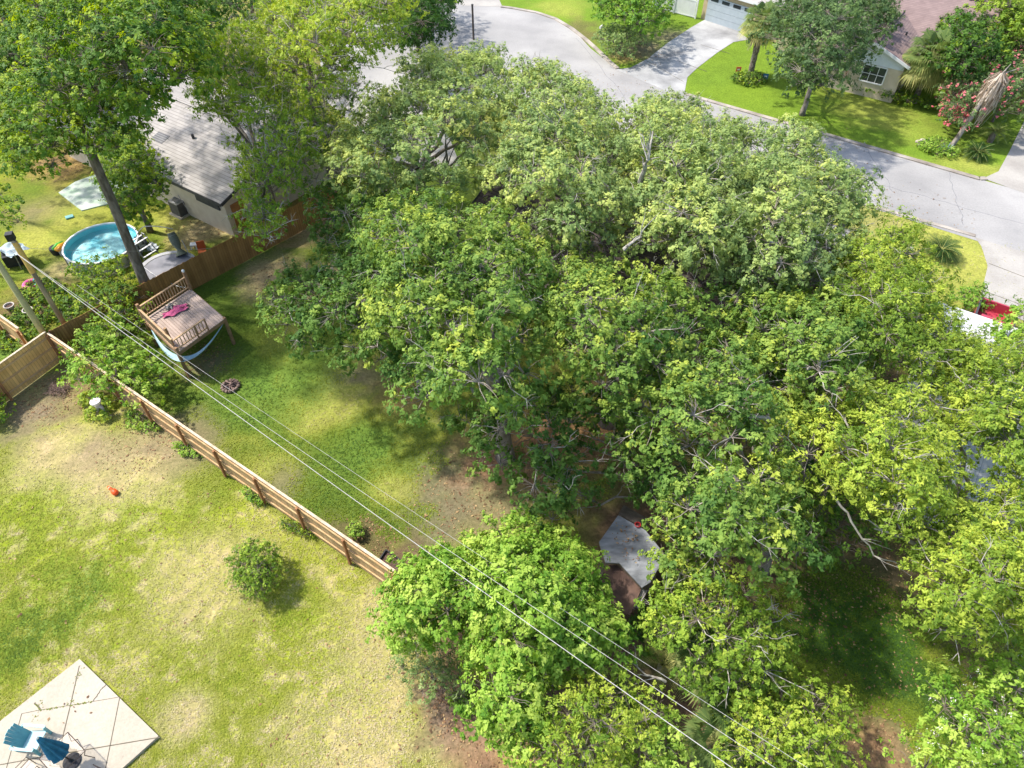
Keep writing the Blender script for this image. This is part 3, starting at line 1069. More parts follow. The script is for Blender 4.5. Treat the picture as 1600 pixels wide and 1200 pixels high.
def leaves(C, nrm, L, W, droop=0.0, curl=0.25):
    """Pointed leaves: C centres (n,3), nrm preferred normals (n,3)."""
    n = len(C)
    N = nrm + rng.normal(0, .36, (n, 3))
    N /= np.linalg.norm(N, axis=1)[:, None]
    T = np.cross(N, unit(n))
    T /= np.linalg.norm(T, axis=1)[:, None] + 1e-9
    T[:, 2] -= droop
    T /= np.linalg.norm(T, axis=1)[:, None]
    B = np.cross(N, T)
    k_ = np.exp(rng.normal(0, .28, n))
    l = (L * k_ * rng.uniform(.85, 1.15, n))[:, None] / 2
    w = (W * k_ * rng.uniform(.85, 1.15, n))[:, None] / 2
    V = np.zeros((n, 4, 3))
    V[:, 0] = C - T * l
    V[:, 1] = C + B * w + T * l * .15
    V[:, 2] = C + T * l - N * l * curl
    V[:, 3] = C - B * w + T * l * .15
    return V


def curve(a, b, sag, n=6, wob=0.0):
    a, b = Vector(a), Vector(b)
    out = []
    for i in range(n + 1):
        t = i / n
        p = a.lerp(b, t)
        p.z += sag * math.sin(math.pi * t)
        if 0 < i < n and wob:
            p += Vector((random.uniform(-wob, wob), random.uniform(-wob, wob), random.uniform(-wob, wob)))
        out.append(p)
    return out


def plant(name, label, cat, poly, hmin, hmax, r, dens, leaf, material, base=None, trunk=.25, bark=None, holes=(), spacing=1.15, group=None,
          tint=(.0, .75), young=.25, twigs=0, sub=.36, flat=.75, flower=None, inset=.7, limbs=True, droop=0.0, trunks=None, edge=90, seed=None, fl=.5, maxl=400, low=-.45, forkf=.55):
    """A tree or shrub: lobes fill the outline at real heights, each lobe carries leafy sprays of single leaves on twigs."""
    global rng
    if seed is not None:
        random.seed(seed)
        rng = np.random.default_rng(seed)
    xs, ys = [p[0] for p in poly], [p[1] for p in poly]
    lobes = []
    fails = 0
    while fails < 500 and len(lobes) < maxl:
        px, py = random.uniform(min(xs), max(xs)), random.uniform(min(ys), max(ys))
        if not in_poly(px, py, poly):
            fails += .3
            continue
        ed = edge_dist(px, py, poly)
        h = hmin + (hmax - hmin) * min(1, (ed / edge)) ** .6 * random.uniform(.82, 1.08)
        q = P(px, py, h)
        dist = (q - cam.location).length
        rr = r * random.uniform(.75, 1.2)
        rpx = FPX * rr / dist
        if ed < rpx * inset:
            fails += 1
            continue
        if any(math.hypot(px - hx, py - hy) < hr_ + rpx * .6 for hx, hy, hr_ in holes):
            fails += 1
            continue
        if any((q - c_).length < spacing * (rr + r_) / 2 for c_, r_ in lobes):
            fails += 1
            continue
        lobes.append((q, rr))
        fails = max(0, fails - 5)
    if not lobes:
        for px, py in [(sum(xs) / len(xs), sum(ys) / len(ys))]:
            lobes.append((P(px, py, (hmin + hmax) / 2), r))
    cen = sum((c_ for c_, _ in lobes), Vector()) / len(lobes)
    bp = Vector((cen.x, cen.y, 0)) if base is None else P(*base)
    root = thing(name, bp, label, cat, group)
    bark = bark or BARK
    tm = MB()
    tw = MB()
    topz = max(.25, min(c_.z for c_, _ in lobes) * forkf)
    mains = []
    if trunk:
        fork = Vector((bp.x * .9 + cen.x * .1, bp.y * .9 + cen.y * .1, topz))
        tm.tube(curve(bp - Vector((0, 0, .1)), fork, 0, 5, trunk * .2), [trunk * 1.35, trunk * 1.05, trunk * .95, trunk * .9, trunk * .85, trunk * .7], 9)
        # a few main limbs, each carrying the lobes nearest to it
        nm = max(2, min(7, len(lobes) // 5 + 2))
        far_ = [max(lobes, key=lambda q: (q[0] - fork).length)[0]]
        while len(far_) < min(nm, len(lobes)):
            far_.append(max(lobes, key=lambda q: min((q[0] - f_).length for f_ in far_))[0])
        for f_ in far_:
            e_ = fork.lerp(f_, .68) + Vector((0, 0, (f_.z - fork.z) * .12))
            pl_ = curve(fork - Vector((0, 0, .15)), e_, random.uniform(.0, .5), 6, .1 + trunk * .3)
            r0_ = trunk * random.uniform(.42, .6)
            if limbs:
                tm.tube(pl_, [r0_ * (1 - .6 * i_ / 6) for i_ in range(7)], 7)
            mains.append((pl_, r0_))
    C_all, N_all, T_all = [], [], []
    FC, FN = [], []
    iw = MB()
    for c_, rr in lobes:
        if trunk and limbs:
            pl_, r0_, i_ = min(((p__, r__, i__) for p__, r__ in mains for i__ in range(2, 7)), key=lambda q: (q[0][q[2]] - c_).length)
            a_ = pl_[i_]
            R0 = r0_ * (1 - .6 * i_ / 6) * .6
            tm.tube(curve(a_, c_, random.uniform(-.1, .25), 5, .1 * min(1, rr)), [R0, R0 * .8, R0 * .65, R0 * .5, R0 * .4, R0 * .25], 5, cap=False)
        lt_ = random.gauss(0, .13)
        k = max(4, int(14 * random.uniform(.85, 1.15)))
        sr = rr * sub
        for _ in range(k):
            d = unit(1)[0]
            while d[2] < low:
                d = unit(1)[0]
            f = random.uniform(.55, 1.0)
            sc = Vector((c_.x + d[0] * rr * f, c_.y + d[1] * rr * f, max(.12, c_.z + d[2] * rr * f * flat)))
            if trunk and limbs:
                iw.tube(curve(c_, sc, .05, 3, .06), [max(.008, rr * .016), max(.007, rr * .012), max(.006, rr * .009), .004], 4, cap=False)
            s_ = sr * random.uniform(.7, 1.35)
            n = max(6, int(dens * s_ * s_ * 12.5))
            ns_ = max(2, n // 9)
            sd_ = unit(ns_) + np.array(d) * .35 + np.array([0, 0, .25])
            sd_ /= np.linalg.norm(sd_, axis=1)[:, None]
            pick = rng.integers(0, ns_, n)
            dd = sd_[pick]
            rad = (rng.random(ns_) ** .35)[pick] * rng.uniform(.85, 1.12, n)
            el = np.array([1, 1, .8])
            off = dd * rad[:, None] * s_ * el + rng.normal(0, max(.03, leaf[0] * .42), (n, 3))
            C = np.array(sc) + off
            C[:, 2] = np.maximum(C[:, 2], .03)
            nr = dd * .9 + np.array([0, 0, .6]) + np.array(d) * .55
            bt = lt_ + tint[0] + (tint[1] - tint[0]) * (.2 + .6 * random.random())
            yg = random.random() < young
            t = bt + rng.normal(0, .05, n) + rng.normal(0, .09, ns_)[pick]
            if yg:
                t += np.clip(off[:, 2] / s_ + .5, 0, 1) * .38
            C_all.append(C)
            N_all.append(nr)
            T_all.append(np.clip(t, 0, 1))
            if flower and random.random() < fl:
                nf = random.randint(5, 14)
                fo = unit(nf) * s_ * .25
                cc_ = np.array(sc) + np.array(d) * s_ * .9 + np.array([0, 0, s_ * .3])
                FC.append(cc_ + fo)
                FN.append(np.tile(np.array([0, 0, 1.0]), (nf, 1)))
        for _ in range(twigs):
            d = Vector(unit(1)[0])
            d.z = abs(d.z) * .8
            a_ = c_ + Vector((d.x * rr * .7, d.y * rr * .7, d.z * rr * flat * .75))
            dr = (d + Vector(unit(1)[0]) * .8).normalized()
            e_ = a_ + dr * random.uniform(.5, 1.1)
            tw.tube([c_, c_.lerp(a_, .55) + Vector((0, 0, .03)), a_], [.02, .018, .016], 4, cap=False)
            pts = curve(a_, e_, random.uniform(-.1, .15), 3, .05)
            tw.tube(pts, [.015, .012, .009, .004], 4, cap=False)
            for _k in range(3):
                s1 = pts[random.randint(1, 2)]
                tw.tube(curve(s1, s1 + (dr + Vector(unit(1)[0]) * .9).normalized() * random.uniform(.25, .5), .03, 2, .03), [.009, .006, .003], 3, cap=False)
    C, N_, T = np.concatenate(C_all), np.concatenate(N_all), np.concatenate(T_all)
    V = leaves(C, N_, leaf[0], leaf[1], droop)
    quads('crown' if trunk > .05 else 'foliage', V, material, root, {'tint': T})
    if trunk:
        # trunk, limbs and twigs are one wooden frame; the bare grey twigs carry their own bark
        nb_ = len(tm.f) + len(iw.f)
        for q in (iw, tw):
            k_ = len(tm.v)
            tm.v += q.v
            tm.f += [tuple(k_ + i_ for i_ in f_) for f_ in q.f]
        o_t = tm.build('trunk' if trunk > .05 else 'stem', bark, root, smooth=True)
        if tw.v:
            o_t.data.materials.append(TWIG)
            mi = np.zeros(len(tm.f), np.int32)
            mi[nb_:] = 1
            o_t.data.polygons.foreach_set('material_index', mi)
    if FC:
        FCc = np.concatenate(FC)
        V = leaves(FCc, np.concatenate(FN), flower[1], flower[1] * .8)
        quads('blossom', V, flower[0], root, {'tint': rng.random(len(V))})
    return root, lobes


OAKW = dict(leaf=(.125, .075), material=OAK, twigs=1, sub=.34, tint=(.12, .58), young=.3, bark=PALEBARK, spacing=.88)
D = 34

plant('live_oak_tree', 'live oak leaning over the green yard, its dark low branches nearest the wooden deck', 'tree',
      [(398, 470), (440, 440), (470, 420), (500, 400), (500, 350), (495, 320), (530, 270), (590, 300), (640, 360), (690, 400), (700, 500), (670, 560), (640, 640), (600, 590), (560, 575), (530, 560), (500, 580), (470, 565), (450, 520), (410, 515)],
      4.2, 7.2, 1.05, D, base=(665, 610), trunk=.34, inset=.35, holes=[(455, 405, 12), (600, 500, 14), (515, 545, 14)], seed=1, **{**OAKW, 'tint': (0, .48), 'young': .18})
plant('live_oak_tree', 'round-topped live oak with grey twigs, over the middle of the green yard', 'tree',
      [(560, 330), (620, 300), (700, 300), (790, 330), (860, 400), (860, 520), (850, 620), (820, 680), (760, 700), (700, 690), (640, 650), (600, 560), (570, 480), (560, 400)],
      5.2, 9.6, 1.35, D, base=(790, 715), trunk=.36, inset=.5, holes=[(745, 665, 16), (655, 550, 0)], seed=2, **OAKW)
plant('live_oak_tree', 'pale silvery live oak reaching to the cul-de-sac, beside the tall yellow-green tree', 'tree',
      [(500, 300), (510, 240), (560, 170), (610, 100), (650, 70), (700, 85), (750, 72), (790, 90), (800, 180), (780, 260), (720, 320), (640, 320), (560, 320)],
      4.5, 8.6, 1.3, D, base=(660, 330), trunk=.34, inset=.45, holes=[(692, 236, 14), (610, 115, 12)], seed=3, **{**OAKW, 'material': SAGE, 'tint': (.3, .7), 'young': .35})
plant('live_oak_tree', 'pale live oak standing in front of the street across from the driveway apron', 'tree',
      [(790, 120), (830, 88), (865, 105), (900, 125), (960, 165), (985, 230), (990, 330), (960, 400), (880, 410), (800, 360), (760, 300), (780, 200)],
      5.0, 9.4, 1.35, D, base=(900, 440), trunk=.36, inset=.45, holes=[(970, 205, 8), (800, 335, 8)], seed=4, **{**OAKW, 'material': SAGE, 'tint': (.35, .75), 'young': .25, 'twigs': 3})
plant('live_oak_tree', 'live oak with a bare broken limb between the street and the dark shingled roof', 'tree',
      [(960, 210), (990, 160), (1040, 135), (1090, 165), (1130, 190), (1180, 200), (1190, 300), (1180, 400), (1120, 440), (1040, 420), (980, 380), (970, 300)],
      5.0, 9.2, 1.3, D, base=(1080, 470), trunk=.36, inset=.4, seed=5, **{**OAKW, 'material': SAGE, 'spacing': .78, 'tint': (.35, .75), 'young': .22, 'twigs': 3})
plant('live_oak_tree', 'live oak whose right-hand sprays overhang the road beside the small sago palm', 'tree',
      [(1130, 260), (1235, 180), (1275, 195), (1285, 250), (1325, 265), (1362, 285), (1345, 330), (1325, 370), (1320, 430), (1250, 480), (1160, 470), (1110, 420), (1110, 340)],
      4.8, 9.0, 1.25, D, base=(1270, 520), trunk=.34, inset=.35, holes=[(1196, 398, 4)], seed=6, **{**OAKW, 'material': SAGE, 'tint': (.2, .6)})
plant('live_oak_tree', 'central live oak with dark inner leaves, directly over the brown-roofed house', 'tree',
      [(840, 400), (900, 390), (1010, 410), (1080, 440), (1110, 520), (1060, 620), (1000, 670), (930, 640), (860, 600), (820, 500)],
      4.6, 8.6, 1.3, D, base=(950, 660), trunk=.38, inset=.5, holes=[(983, 452, 10), (872, 462, 5), (968, 537, 5)], seed=7, **{**OAKW, 'tint': (.1, .6), 'young': .38, 'spacing': .8})
plant('live_oak_tree', 'low live oak whose leafy skirts hang over the yard above the grey shed roof', 'tree',
      [(700, 640), (790, 600), (900, 600), (1000, 640), (1060, 720), (1040, 780), (1000, 770), (950, 760), (900, 800), (870, 840), (840, 800), (780, 745), (730, 700)],
      2.4, 5.6, .95, D, base=(1090, 800), trunk=.15, inset=.3, holes=[(925, 690, 12), (810, 690, 6), (935, 735, 10)], seed=8, **{**OAKW, 'tint': (0, .4), 'young': .14, 'twigs': 1, 'spacing': .92})
plant('live_oak_tree', 'broad live oak with many bare grey twigs, to the right of the shed', 'tree',
      [(960, 580), (1030, 540), (1110, 500), (1200, 520), (1240, 600), (1240, 700), (1250, 790), (1270, 880), (1180, 900), (1110, 900), (1075, 890), (1045, 870), (1040, 800), (1030, 740), (990, 680)],
      4.4, 8.2, 1.2, D, base=(1190, 890), trunk=.26, inset=.45, holes=[(1180, 560, 0)], seed=9, **{**OAKW, 'tint': (.05, .55), 'young': .3})
plant('live_oak_tree', 'live oak between the bare-twigged oak and the feathery yellow tree', 'tree',
      [(1100, 440), (1180, 440), (1260, 460), (1340, 480), (1380, 560), (1330, 650), (1240, 680), (1200, 620), (1130, 520)],
      4.6, 8.4, 1.2, D, base=(1250, 740), trunk=.36, inset=.45, seed=10, **{**OAKW, 'tint': (.15, .62), 'young': .28})
plant('live_oak_tree', 'bright low oak branchwork overlapping the right-hand edge of the grey shed roof', 'tree',
      [(1022, 800), (1060, 770), (1110, 800), (1120, 880), (1100, 930), (1050, 940), (1015, 900), (1030, 850)],
      2.6, 4.6, .8, D, base=(1110, 960), trunk=.14, inset=.3, seed=63, **{**OAKW, 'tint': (.1, .7), 'young': .4, 'spacing': .78})
# feathery yellow-green trees on the right
FEA = dict(leaf=(.115, .05), material=FEATHER, twigs=1, sub=.40, tint=(.12, .75), young=.38, spacing=.8, bark=PALEBARK)
plant('feathery_tree', 'feathery yellow-green tree rising beside the verge with the sago palm', 'tree',
      [(1310, 400), (1340, 370), (1400, 335), (1425, 370), (1440, 410), (1480, 440), (1485, 490), (1540, 560), (1480, 610), (1400, 600), (1330, 560), (1300, 480)],
      4.8, 8.4, 1.1, 34, base=(1450, 640), trunk=.26, inset=.35, seed=11, **FEA)
plant('feathery_tree', 'bright feathery tree overhanging the shaded lawn with a bare fallen limb below', 'tree',
      [(1215, 705), (1260, 665), (1320, 640), (1400, 600), (1480, 600), (1540, 640), (1480, 700), (1500, 780), (1470, 850), (1400, 840), (1340, 780), (1290, 760), (1240, 745)],
      5.0, 8.4, 1.1, 34, base=(1470, 880), trunk=.26, inset=.35, seed=12, **{**FEA, 'tint': (.15, .95), 'young': .45})
plant('feathery_tree', 'feathery tree in front of the glimpsed white metal roof', 'tree',
      [(1490, 560), (1560, 540), (1640, 540), (1650, 780), (1560, 790), (1520, 700), (1470, 620)],
      5.0, 8.0, 1.0, 34, base=(1610, 770), trunk=.24, inset=.3, holes=[(1575, 600, 6), (1560, 725, 12)], seed=13, **{**FEA, 'spacing': .7})
plant('feathery_tree', 'feathery tree with drooping bright sprays at the shaded lawn edge beside the white-flowered shrub', 'tree',
      [(1440, 860), (1500, 800), (1570, 780), (1650, 790), (1650, 1000), (1590, 1000), (1540, 1000), (1480, 990), (1440, 930)],
      4.4, 7.6, 1.05, 34, base=(1590, 950), trunk=.24, inset=.35, seed=14, **{**FEA, 'tint': (.15, .9)})
plant('understorey_shrub', 'dark green understorey shrub below the feathery trees, at the top of the shaded lawn', 'shrub',
      [(1180, 780), (1260, 700), (1330, 770), (1370, 850), (1350, 900), (1280, 915), (1220, 890)], 1.0, 4.0, .9, 10, (.15, .08), DARKLEAF, trunk=.1, tint=(.1, .8), spacing=.85, seed=15)
plant('understorey_shrub', 'bushy green shrub at the foot of the white roofed house', 'shrub',
      [(1480, 460), (1530, 445), (1550, 470), (1540, 490), (1500, 485)], .5, 1.5, .55, 12, (.13, .08), MAGN, trunk=.05, tint=(0, .6), spacing=.9, seed=16, edge=40, inset=.4)
plant('understorey_shrub', 'leafy green tree beside the red pickup', 'tree',
      [(1572, 500), (1590, 478), (1660, 470), (1660, 590), (1590, 580), (1530, 550), (1550, 520)], 3.2, 4.8, .8, 18, (.13, .08), MAGN, trunk=.12, tint=(0, .7), spacing=.9, seed=17, inset=.4, base=(1640, 600))

# broadleaf group along the rear fence
plant('broadleaf_tree', 'dense bright broadleaf tree covering the end of the wooden fence', 'tree',
      [(608, 960), (610, 905), (650, 880), (720, 855), (750, 850), (765, 820), (800, 800), (850, 825), (900, 850), (925, 875), (935, 930), (965, 975), (995, 1010), (950, 1045), (880, 1040), (850, 1050), (860, 1120), (820, 1175), (775, 1160), (740, 1110), (745, 1040), (730, 990), (690, 1000), (640, 1010), (612, 985)],
      2.0, 5.6, .85, 36, (.12, .065), MAGN, base=(860, 1060), trunk=.24, tint=(.15, .7), young=.45, sub=.42, spacing=.70, inset=.35, seed=18)
plant('willowy_shrub', 'pale willowy shrub on the dry lawn below the broadleaf tree', 'shrub',
      [(612, 1020), (650, 985), (700, 1000), (730, 1040), (725, 1090), (690, 1110), (650, 1090), (615, 1060)], .4, 1.9, .55, 36, (.10, .035), GREYLEAF, trunk=.05, tint=(.2, .8), spacing=.9, seed=19, edge=50, inset=.4)
plant('yellow_shrub', 'yellow-green shrub in the bottom centre under the power lines', 'shrub',
      [(820, 1140), (860, 1070), (920, 1050), (980, 1070), (1040, 1100), (1040, 1160), (980, 1210), (880, 1240), (830, 1200)], 2.6, 4.8, .75, 34, (.10, .04), SUNNY, trunk=.09, tint=(.25, .85), young=.5, spacing=.74, seed=20, inset=.3)
plant('bright_shrub', 'bright rounded shrub with yellow flower tips at the bottom edge', 'shrub',
      [(950, 1190), (970, 1130), (1020, 1110), (1070, 1140), (1080, 1240), (950, 1240)], 2.0, 4.2, .65, 34, (.10, .06), MAGN, trunk=.08, tint=(.3, .85), young=.6, spacing=.85, seed=21, inset=.4)
plant('vine_shrub', 'vine-draped tree right of the shed, with pale dead twigs at its top', 'tree',
      [(1010, 950), (1060, 910), (1130, 900), (1200, 930), (1245, 1000), (1225, 1060), (1150, 1080), (1080, 1050), (1020, 1000)], 2.6, 5.2, .9, 34, (.10, .055), SUNNY, base=(1150, 1090), trunk=.12, twigs=1, tint=(.0, .6), young=.3, spacing=.78, seed=22, inset=.3)
plant('vine_shrub', 'yellow-green vine mound at the lower edge of the shaded lawn', 'shrub',
      [(1130, 1100), (1180, 1070), (1250, 1060), (1320, 1100), (1340, 1140), (1320, 1230), (1120, 1230)], 1.4, 4.0, .8, 34, (.09, .05), SUNNY, trunk=.1, tint=(.2, .9), young=.5, spacing=.76, seed=23, inset=.3)
plant('vine_shrub', 'green vine clump between the palmettos and the shaded lawn', 'shrub',
      [(1120, 1010), (1200, 1000), (1240, 1050), (1200, 1110), (1140, 1100), (1110, 1050)], 1.6, 3.8, .75, 34, (.09, .05), SUNNY, trunk=.1, tint=(.1, .7), spacing=.78, seed=24, inset=.3)
plant('crape_myrtle', 'large bright shrub with small white blossoms beyond the shaded lawn', 'shrub',
      [(1415, 1190), (1440, 1130), (1445, 1080), (1480, 1060), (1520, 1040), (1560, 1020), (1600, 1000), (1660, 990), (1660, 1240), (1400, 1240)], 1.6, 4.6, .85, 26, (.11, .055), MAGN, trunk=.12, tint=(.2, .75), young=.4, spacing=.86, seed=25, inset=.4, flower=(WHITEF, .035), fl=.18)

# left neighbour's side
plant('hedge_shrub', 'leafy shrub between the trampoline, the pool and the utility posts', 'shrub',
      [(100, 430), (140, 400), (190, 400), (215, 440), (235, 480), (225, 520), (180, 520), (130, 490)], .9, 2.9, .72, 16, (.12, .07), DARKLEAF, trunk=.07, tint=(.3, 1.0), young=.35, spacing=.88, seed=26, inset=.45)
plant('hedge_shrub', 'bright green shrub spilling over the rear fence beside the deck', 'shrub',
      [(100, 560), (140, 500), (190, 490), (225, 530), (250, 560), (262, 600), (235, 640), (190, 630), (150, 620), (105, 600)], .8, 2.8, .68, 18, (.14, .08), MAGN, trunk=.07, tint=(.1, .8), young=.4, spacing=.88, seed=27, inset=.4, base=(190, 600))
plant('round_bush', 'round yellow-green bush alone on the dry lawn', 'bush', oval(400, 888, 44, 47), .45, 1.45, .42, 50, (.075, .04), SUNNY, trunk=.05, tint=(.0, .6), young=.3, spacing=.62, seed=28, edge=40, inset=.5)
plant('seedling_bush', 'tiny pale seedling bush in the yard next to the raised bed', 'bush', oval(556, 828, 13, 12), .15, .5, .2, 16, (.08, .05), MAGN, trunk=.02, tint=(.3, .8), seed=29, edge=12, inset=.3)
plant('fence_weeds', 'low weeds at the foot of the fence near the stump', 'weeds', [(195, 640), (225, 640), (250, 665), (240, 675), (205, 665)], .1, .5, .28, 13, (.10, .06), MAGN, trunk=.02, tint=(.2, .9), seed=30, edge=20, inset=.3)
plant('fence_weeds', 'weeds under the fence post halfway along the dry side', 'weeds', [(268, 690), (300, 690), (312, 710), (290, 712)], .1, .4, .22, 13, (.10, .06), MAGN, trunk=.02, tint=(.2, .9), seed=31, edge=20, inset=.3)
plant('fence_weeds', 'trailing vine weeds against the fence beyond the round bush', 'weeds', [(375, 755), (400, 765), (410, 790), (390, 785)], .1, .5, .22, 13, (.10, .06), MAGN, trunk=.02, tint=(.2, .9), seed=32, edge=20, inset=.3)
plant('fence_weeds', 'dark clump of tall grass at the fence above the round bush', 'weeds', [(435, 812), (470, 815), (490, 838), (465, 840)], .1, .5, .26, 13, (.13, .03), DARKLEAF, trunk=.02, tint=(.3, 1), seed=33, edge=20, inset=.3)
plant('fence_weeds', 'yellow-green weeds around the pale stump', 'weeds', [(125, 620), (150, 610), (175, 625), (170, 655), (140, 655)], .1, .45, .26, 12, (.12, .08), SUNNY, trunk=.02, tint=(.4, 1), seed=34, edge=20, inset=.3)
plant('edge_oak_tree', 'dark oak branch at the left edge above the black-topped cart', 'tree', [(-60, 285), (10, 285), (40, 320), (45, 345), (30, 362), (-60, 370)], 3.5, 5, .7, 11, (.14, .08), DARKLEAF, trunk=.15, tint=(.3, .9), seed=35, base=(-80, 420), inset=.4)
plant('edge_bush', 'small bush cut by the left edge beside the bare soil', 'bush', [(-50, 610), (5, 620), (15, 645), (0, 662), (-50, 660)], .3, 1.0, .4, 12, (.12, .07), DARKLEAF, trunk=.04, tint=(.3, .9), seed=36, inset=.3, edge=30)
# bananas-like dark clump in the gap
plant('understorey_shrub', 'dark low foliage in the shadow below the shed', 'shrub', [(990, 960), (1040, 950), (1050, 1010), (1010, 1030)], .2, .9, .4, 10, (.2, .1), DARKLEAF, trunk=.03, seed=40, edge=30, inset=.3)
plant('understorey_shrub', 'low shrub with fern-like leaves beside the raised bed tree, near the path of mulch', 'shrub', [(700, 1085), (730, 1080), (745, 1110), (720, 1125)], .2, .5, .22, 12, (.1, .05), MAGN, trunk=.03, seed=41, edge=30, inset=.3)

# tall trees top left
TALL = dict(forkf=.86, leaf=(.13, .08), twigs=0, sub=.4, spacing=.85, bark=BARK)
plant('tall_oak_tree', 'tall oak with a thick leaning-looking trunk rising beside the deck over the pool', 'tree',
      [(50, -60), (180, -60), (330, -60), (335, 60), (310, 150), (240, 175), (160, 170), (110, 185), (60, 190), (30, 100)],
      11.5, 14.8, 1.1, 18, material=DARKLEAF, base=(243, 478), trunk=.25, tint=(.1, .85), young=.4, seed=42, holes=[(40, 105, 14), (120, 115, 8)], inset=.35, **TALL)
plant('leafy_limb_tree', 'lower leafy tree whose sprays screen the far end of the grey roof', 'tree',
      [(0, 130), (60, 110), (120, 110), (180, 120), (250, 140), (235, 205), (200, 235), (150, 250), (115, 235), (100, 265), (30, 275), (0, 240)],
      9.3, 11.3, .8, 18, material=DARKLEAF, base=(236, 452), trunk=.1, tint=(.25, .95), young=.25, seed=43, inset=.3, **{**TALL, 'spacing': .76})
plant('leafy_limb_tree', 'green tree in front of the grey roof beside the air conditioner', 'tree',
      [(140, 205), (215, 205), (240, 240), (262, 290), (250, 330), (215, 345), (180, 335), (160, 280)],
      3.6, 6.0, .72, 18, material=DARKLEAF, base=(235, 362), trunk=.16, tint=(.3, .95), young=.2, seed=44, inset=.35, **{**TALL, 'spacing': .7})
plant('leafy_limb_tree', 'pale feathery sapling over the patio slab left of the thick trunk', 'tree',
      [(-20, 190), (30, 200), (95, 225), (60, 255), (20, 270), (-20, 240)],
      5.2, 7.0, .8, 16, material=SUNNY, base=(-40, 330), trunk=.08, tint=(.0, .5), young=.2, seed=45, inset=.3, **TALL)
plant('vine_clad_tree', 'tall vine-clad tree with hanging leaf curtains at the corner of the grey roof', 'tree',
      [(300, 40), (400, 30), (440, 100), (480, 180), (500, 230), (470, 290), (430, 310), (440, 360), (430, 390), (400, 385), (372, 355), (385, 300), (370, 240), (330, 200), (300, 140), (290, 90)],
      6.0, 10.5, .8, 17, (.12, .06), SUNNY, base=(436, 352), trunk=.2, tint=(.05, .7), young=.3, twigs=2, spacing=.95, seed=46, inset=.35, holes=[(335, 60, 14), (395, 215, 12), (345, 215, 14)], droop=.8, sub=.42)
plant('yellow_green_tree', 'tall yellow-green tree at the top edge in front of the dark cypress', 'tree',
      [(420, -40), (660, -40), (650, 15), (635, 45), (615, 60), (600, 95), (585, 115), (555, 110), (535, 135), (500, 150), (460, 140), (430, 110), (410, 90)],
      8.5, 13, 1.05, 19, (.12, .065), SUNNY, base=(500, 250), trunk=.26, tint=(.25, .95), young=.5, twigs=2, spacing=.88, seed=47, inset=.3, droop=.4)
plant('scrub_tree', 'scraggly olive tree with bare white limbs between the vine-clad tree and the oaks', 'tree',
      [(420, 150), (470, 110), (560, 120), (580, 160), (540, 200), (510, 260), (500, 330), (450, 290), (430, 220)],
      3.5, 6.0, .95, 16, (.13, .07), OAK, base=(520, 300), trunk=.16, tint=(.2, .7), twigs=6, spacing=1.1, seed=48, inset=.35, holes=[(590, 130, 10), (462, 222, 10)], bark=PALEBARK)
plant('dark_backdrop_tree', 'dark tall tree with brown trunk at the top edge behind the yellow-green tree', 'tree',
      [(260, -40), (420, -40), (430, 30), (400, 60), (350, 40), (300, 60)], 6, 9, 1.1, 9, (.16, .08), DARKLEAF, base=(412, 95), trunk=.28, tint=(0, .5), spacing=1.0, seed=49, inset=.3)
plant('dark_backdrop_tree', 'dark dense tree far behind the tall oak, over the left roofs', 'tree',
      [(-70, -50), (130, -50), (160, 60), (130, 120), (60, 170), (-70, 170)], 5, 8, 1.2, 11, (.19, .11), DARKLEAF, base=(60, 150), trunk=.28, tint=(.1, .6), spacing=1.0, seed=50, inset=.3)
plant('cypress_tree', 'dark blue-green cypress overhanging the cul-de-sac', 'tree',
      [(590, -40), (715, -40), (718, 5), (700, 25), (705, 45), (690, 68), (665, 78), (635, 84), (605, 80), (612, 20)], 2.0, 8.5, 1.1, 14, (.2, .07), DARKLEAF, base=(655, 82), trunk=.22, tint=(-.2, .25), young=.05, spacing=.9, seed=51, inset=.3)
# across the street
plant('round_street_tree', 'dense green tree beside the stained driveway and white vinyl fence', 'tree',
      [(922, 20), (930, -30), (1000, -50), (1045, -20), (1048, 20), (1030, 45), (1005, 58), (970, 40), (940, 30)], 2.5, 5.2, 1.0, 9, (.2, .11), MAGN, base=(1000, 70), trunk=.18, tint=(.0, .45), spacing=.85, seed=52, inset=.35, young=.1)
plant('pale_shrub', 'pale grey-green rounded shrub near the mailbox at the driveway mouth', 'shrub', oval(970, 62, 38, 25), .9, 2.0, .8, 10, (.17, .09), GREYLEAF, trunk=.06, tint=(.2, .8), spacing=.85, seed=53, inset=.4, edge=30)
plant('small_oak_tree', 'small rounded oak with a pale trunk on the bright lawn across the street', 'tree',
      [(1195, 60), (1215, 10), (1250, -30), (1340, -40), (1390, 0), (1395, 40), (1370, 75), (1350, 115), (1320, 135), (1280, 150), (1230, 140), (1210, 100)],
      3.0, 8.0, 1.4, 15, (.16, .09), GREYLEAF, base=(1253, 180), trunk=.2, tint=(-.3, .35), young=.2, spacing=.85, seed=54, inset=.4, bark=PALEBARK)
plant('dark_garden_tree', 'dark green rounded tree beside the mauve roof', 'tree',
      [(1452, 75), (1462, 30), (1500, 5), (1545, 20), (1575, 50), (1570, 90), (1540, 120), (1500, 130), (1465, 120)], 2.5, 6.2, 1.2, 14, (.17, .10), DARKLEAF, base=(1490, 140), trunk=.2, tint=(.0, .6), spacing=.85, seed=55, inset=.35, young=.15)
plant('background_tree', 'yellow-green tree at the top right corner behind the dark rounded tree', 'tree',
      [(1480, 5), (1520, -30), (1660, -50), (1660, 75), (1600, 75), (1560, 60)], 3, 6.5, 1.4, 12, (.2, .12), SUNNY, trunk=.2, tint=(.1, .8), spacing=.9, seed=56, inset=.35, base=(1600, 90))
